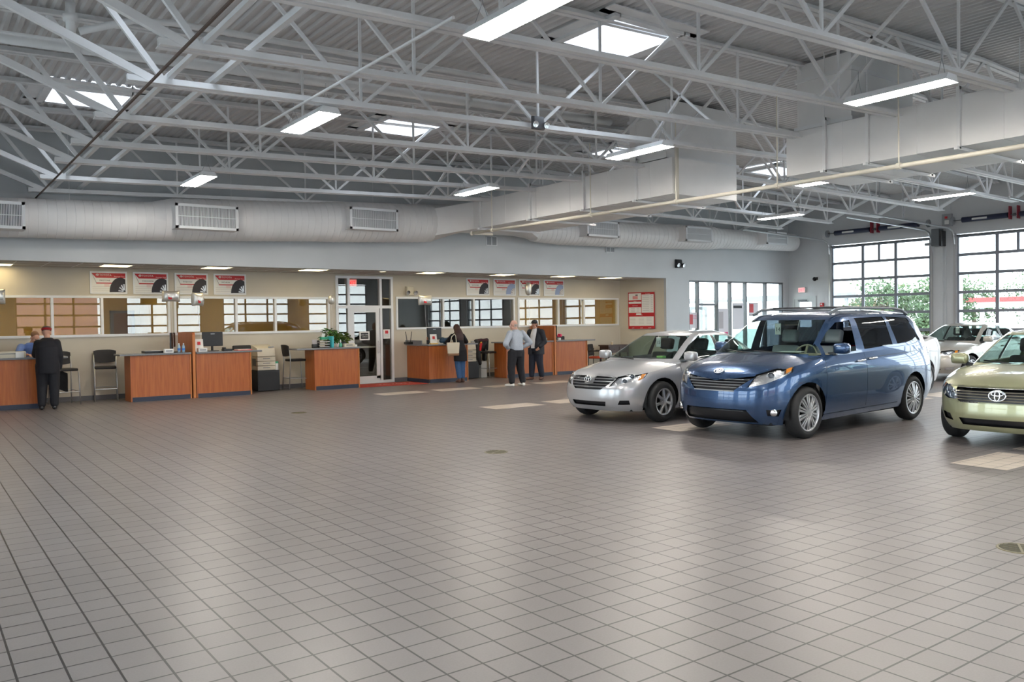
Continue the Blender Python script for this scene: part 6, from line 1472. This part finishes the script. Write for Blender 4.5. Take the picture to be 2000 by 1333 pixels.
# 3  woman in a long black cardigan at the corner counter
p = person('woman with long dark hair in black cardigan and jeans, leaning on the corner counter', (12.42, 19.44, 0), PI-.08)
HC = (-.01, -.19, 1.49); b = MB(); hips = [(-.085, .0, .88), (.085, .0, .88)]; kn = [(-.075, -.0, .47), (.065, -.0, .47)]; an = [(-.065, .03, .09), (.055, .05, .09)]
trunk_loft(b, [(0, .02, .80, .15, .12), (0, .02, .90, .16, .125), (0, -.02, 1.06, .125, .10), (0, -.09, 1.22, .145, .11), (.0, -.15, 1.33, .12, .085), (0, -.17, 1.38, .05, .05)])
chain(b, [(0, -.16, 1.34), (.0, -.2, 1.42)], (.052, .047)); P, M = head(b, HC, (.05, -1, -.35), s=.95); legs(b, hips, kn, an, (.095, .062, .042))
LS, RS = (.165, -.12, 1.29), (-.165, -.12, 1.29); LE, LW = (.28, -.22, 1.10), (.12, -.50, 1.105); RE, RW = (-.33, -.26, 1.105), (-.12, -.50, 1.105)
LE = (.20, -.40, 1.11); LW = (.04, -.55, 1.11); RE = (-.38, -.30, 1.12); RW = (-.16, -.50, 1.11)
for S_, E_, W_ in ((LS, LE, LW), (RS, RE, RW)): chain(b, [S_, E_, W_], (.048, .037, .024))
hand(b, LW, (-1, -.5, .0), (0, 0, -1), 1, .5, .9); hand(b, RW, (1, -.5, .0), (0, 0, -1), -1, .5, .9)
bd = fuse(b, 'body', M_SKIN, p, .0075); face(P, M, bd, .95)
b = MB(); trunk_loft(b, [(0, .04, .60, .20, .145), (0, .03, .72, .195, .15), (0, .02, .90, .19, .15), (0, -.02, 1.06, .155, .125), (0, -.09, 1.22, .168, .13), (.0, -.15, 1.34, .13, .10), (0, -.175, 1.39, .07, .065)])
for S_, E_, W_ in ((LS, LE, (.12, -.53, 1.11)), (RS, RE, (-.18, -.53, 1.11))): chain(b, [S_, E_, W_], (.07, .058, .042))
fuse(b, 'cardigan', mat('black_knit', (.004, .004, .007), .85, var=.1, vscale=20), p, .012)
b = MB(); legs(b, hips, kn, [(a[0], a[1], .16) for a in an], (.108, .082, .064)); trunk_loft(b, [(0, .02, .78, .155, .12), (0, .02, .92, .16, .125)]); fuse(b, 'jeans', M_DENIM, p, .011)
for a in an: b = MB(); shoe(b, a, (0, -1), .25, .043); chain(b, [(a[0], a[1], .06), (a[0], a[1], .14)], (.045, .05)); flat_soles(fuse(b, 'boot', mat('brown_boot', (.10, .045, .03), .6), p, .009))
b = MB(); b.ball(P(0, -.02, .03), (.092, .108, .105), 18, 10, M); trunk_loft(b, [(0, .035, 1.12, .06, .02), (0, .02, 1.24, .125, .04), (0, -.03, 1.36, .135, .06), (0, -.11, 1.48, .105, .085), (0, -.15, 1.55, .07, .07)]); fuse(b, 'hair', mat('dark_auburn_hair', (.030, .006, .006), .55), p, .011)
t = thing('tote_bag', 'cream tote bag hanging from the left shoulder of the woman at the counter', 'bag', (12.18, 19.40, .78), -.35)
b = MB(); b.hexa([(-.15, -.07, -.02), (.15, -.07, -.02), (.15, .06, -.02), (-.15, .06, -.02), (-.18, -.045, .34), (.18, -.045, .34), (.18, .04, .34), (-.18, .04, .34)], .025, 2); b.build('bag_body', mat('cream_canvas', (.62, .56, .44), .7), t, angle=50)
b = MB(); b.hexa([(-.152, -.073, -.025), (.152, -.073, -.025), (.152, .063, -.025), (-.152, .063, -.025), (-.158, -.068, .05), (.158, -.068, .05), (.158, .057, .05), (-.158, .057, .05)], .02, 2); b.build('bag_base', mat('tan_leather', (.22, .11, .05), .5), t)
b = MB(); b.tube([(-.08, -.03, .33), (-.03, .02, .50), (.06, .05, .575), (.10, .08, .50), (.10, .03, .33)], .012, 6); b.build('bag_strap', M_BEIGE, t, smooth=True)

# 4  bald man in a grey shirt, hands on hips
p = person('bald man in pale grey shirt and dark trousers, back turned, hands on hips', (12.71, 17.20, 0), PI+.05)
HC = (.05, -.03, 1.58); b = MB(); hips = [(-.11, 0, .88), (.11, 0, .88)]; kn = [(-.15, -.02, .48), (.15, -.02, .48)]; an = [(-.19, .02, .09), (.18, .03, .09)]
trunk_loft(b, [(0, 0, .80, .15, .12), (0, 0, .93, .175, .145), (0, -.01, 1.08, .17, .15), (0, 0, 1.28, .185, .135), (.0, .01, 1.39, .15, .095), (0, .0, 1.45, .06, .06)])
chain(b, [(0, 0, 1.42), (.03, -.01, 1.51)], (.065, .062)); P, M = head(b, HC, (.75, -.65, -.08)); legs(b, hips, kn, an)
LS, RS = (.205, .01, 1.36), (-.205, .01, 1.36); LE, LW = (.40, .07, 1.10), (.235, -.03, .98); RE, RW = (-.41, .07, 1.12), (-.235, -.03, .99)
for S_, E_, W_ in ((LS, LE, LW), (RS, RE, RW)): chain(b, [S_, E_, W_], (.06, .047, .03))
hand(b, LW, (-.35, .25, -.9), (-1, -.2, 0), -1, .2); hand(b, RW, (.35, .25, -.9), (1, -.2, 0), 1, .2)
bd = fuse(b, 'body', mat('pink_skin', (.62, .36, .28), .5), p, .0075); face(P, M, bd)
b = MB(); trunk_loft(b, [(0, 0, .93, .195, .165), (0, -.01, 1.03, .205, .178), (0, -.01, 1.14, .195, .165), (0, 0, 1.28, .205, .15), (.0, .01, 1.39, .165, .11), (0, .0, 1.465, .075, .075)])
for S_, E_, W_ in ((LS, LE, (.26, -.015, 1.0)), (RS, RE, (-.26, -.015, 1.01))): chain(b, [S_, E_, W_], (.088, .075, .05))
fuse(b, 'shirt', mat('grey_blue_shirt', (.36, .40, .46), .75, var=.08, vscale=40), p, .012)
b = MB(); legs(b, hips, kn, [(a[0], a[1], .14) for a in an], (.135, .105, .082)); trunk_loft(b, [(0, 0, .76, .165, .14), (0, 0, .88, .19, .16), (0, 0, .97, .188, .16)]); fuse(b, 'trousers', CHAR, p, .012)
for a, d in zip(an, ((-.15, -1), (.2, -1))): b = MB(); shoe(b, a, d, .29, .052); flat_soles(fuse(b, 'shoe', mat('white_trainer', (.72, .70, .66), .5), p, .009))
b = MB(); rg = [[P(.083*math.cos(a), -.012+.098*math.sin(a), z) for a in [PI*1.02+PI*.96*k/14 for k in range(15)]] for z in (-.05, -.01, .02)]
vv = [[b.bm.verts.new(q) for q in r] for r in rg]; [b._f([A[k], A[k+1], B[k+1], B[k]]) for A, B in zip(vv, vv[1:]) for k in range(14)]
bmesh.ops.solidify(b.bm, geom=b.bm.faces[:], thickness=.006); b.build('hair', mat('white_hair', (.45, .40, .37), .8), p, smooth=True)

# 5  man in a black cap and open dark jacket, turned to the left
p = person('man in black cap and open dark jacket over white shirt, facing left', (14.60, 18.80, 0), -PI*.40)
HC = (0, -.06, 1.575); b = MB(); hips = [(-.10, 0, .90), (.10, 0, .90)]; kn = [(-.11, -.04, .48), (.11, .02, .48)]; an = [(-.12, -.06, .09), (.12, .10, .09)]
trunk_loft(b, [(0, 0, .82, .14, .12), (0, -.01, .95, .165, .15), (0, -.02, 1.1, .165, .155), (0, 0, 1.28, .18, .135), (.0, .0, 1.39, .145, .095), (0, -.01, 1.45, .06, .06)])
chain(b, [(0, -.01, 1.42), (0, -.04, 1.5)], (.062, .058)); P, M = head(b, HC, (0, -1, -.05)); legs(b, hips, kn, an)
LS, RS = (.20, .0, 1.36), (-.20, .0, 1.36); LE, LW = (.26, .06, 1.08), (.22, -.14, .95); RE, RW = (-.25, .04, 1.09), (-.15, -.16, 1.0)
for S_, E_, W_ in ((LS, LE, LW), (RS, RE, RW)): chain(b, [S_, E_, W_], (.058, .045, .028))
hand(b, LW, (-.2, -.6, -.7), (-1, 0, 0), 1, .6); hand(b, RW, (.5, -.7, -.2), (0, .3, -1), -1, .6)
bd = fuse(b, 'body', mat('tan_skin', (.42, .21, .14), .5), p, .0075); face(P, M, bd)
b = MB(); trunk_loft(b, [(0, -.03, .9, .15, .145), (0, -.035, 1.1, .15, .158), (0, -.02, 1.28, .15, .14), (.0, -.01, 1.40, .12, .10), (0, -.015, 1.465, .07, .075)]); fuse(b, 'shirt', mat('white_shirt', (.66, .66, .68), .7), p, .012)
b = MB()
for sg in (-1, 1): trunk_loft(b, [(sg*.115, .015, .72, .115, .19), (sg*.11, .01, .95, .115, .19), (sg*.11, .01, 1.15, .112, .175), (sg*.105, .02, 1.30, .115, .14), (sg*.075, .025, 1.42, .09, .095), (sg*.045, .02, 1.475, .05, .06)])
trunk_loft(b, [(0, .07, .72, .16, .13), (0, .06, 1.0, .16, .13), (0, .05, 1.3, .16, .11), (0, .045, 1.47, .07, .05)])
for S_, E_, W_ in ((LS, LE, LW), (RS, RE, (-.165, -.13, 1.01))): chain(b, [S_, E_, W_], (.09, .078, .055))
fuse(b, 'jacket', mat('dark_slate_jacket', (.006, .008, .015), .75), p, .012)
b = MB(); legs(b, hips, kn, [(a[0], a[1], .13) for a in an], (.128, .10, .08)); trunk_loft(b, [(0, 0, .80, .165, .15), (0, -.01, .96, .175, .165)]); fuse(b, 'jeans', M_DDEN, p, .012)
for a, d in zip(an, ((-.2, -1), (.3, -1))): b = MB(); shoe(b, a, d, .28, .05); flat_soles(fuse(b, 'shoe', mat('brown_shoe', (.14, .06, .035), .5), p, .009))
b = MB(); b.ball(P(0, -.035, .0), (.084, .088, .085), 18, 10, M); b.build('hair', mat('dark_brown_hair', (.05, .028, .02), .7), p, smooth=True)
b = MB(); b.ball(P(0, -.012, .065), (.088, .108, .075), 18, 10, M); b.ball(P(0, .115, .052), (.07, .085, .010), 14, 6, M); b.build('cap', mat('black_cap', (.010, .010, .014), .7), p, smooth=True)

# jackets over the bar stool
t = thing('jacket', 'dark jackets with red and yellow flashes slung over the bar stool', 'jacket', JACKET_AT, PI*.1)
b = MB()
for x0, x1 in ((-.27, .0), (0, .27)):
    chain(b, [(x0, .24, .84), (x0, .23, 1.10), (x1, .23, 1.12), (x1, .24, .84)], (.05, .06, .06, .05))
    chain(b, [(x0*.6, .24, .9), (x1*.6, .24, 1.05)], (.07, .07))
chain(b, [(-.27, .20, 1.08), (-.33, .12, .86), (-.36, .06, .62), (-.32, .04, .44)], (.075, .085, .08, .05)); chain(b, [(-.2, .3, 1.0), (-.25, .30, .6)], (.07, .09))
chain(b, [(.24, .30, 1.0), (.26, .32, .55)], (.07, .08)); fuse(b, 'jacket_cloth', M_JKT, t, .013)
b = MB(); b.cbox((-.30, .03, .93), (.07, .05, .24), .015, Matrix.Rotation(.3, 3, 'Y')); b.build('red_flash', M_RED, t); b = MB(); b.cbox((-.235, .08, 1.02), (.03, .05, .14), .01, Matrix.Rotation(.6, 3, 'Y')); b.build('yellow_flash', mat('flash_yellow', (.65, .45, .05), .6), t)
b = MB(); chain(b, [(-.2, .2, 1.12), (.2, .2, 1.12)], (.05, .05)); fuse(b, 'hood_lining', mat('maroon_lining', (.04, .008, .012), .8), t, .012)
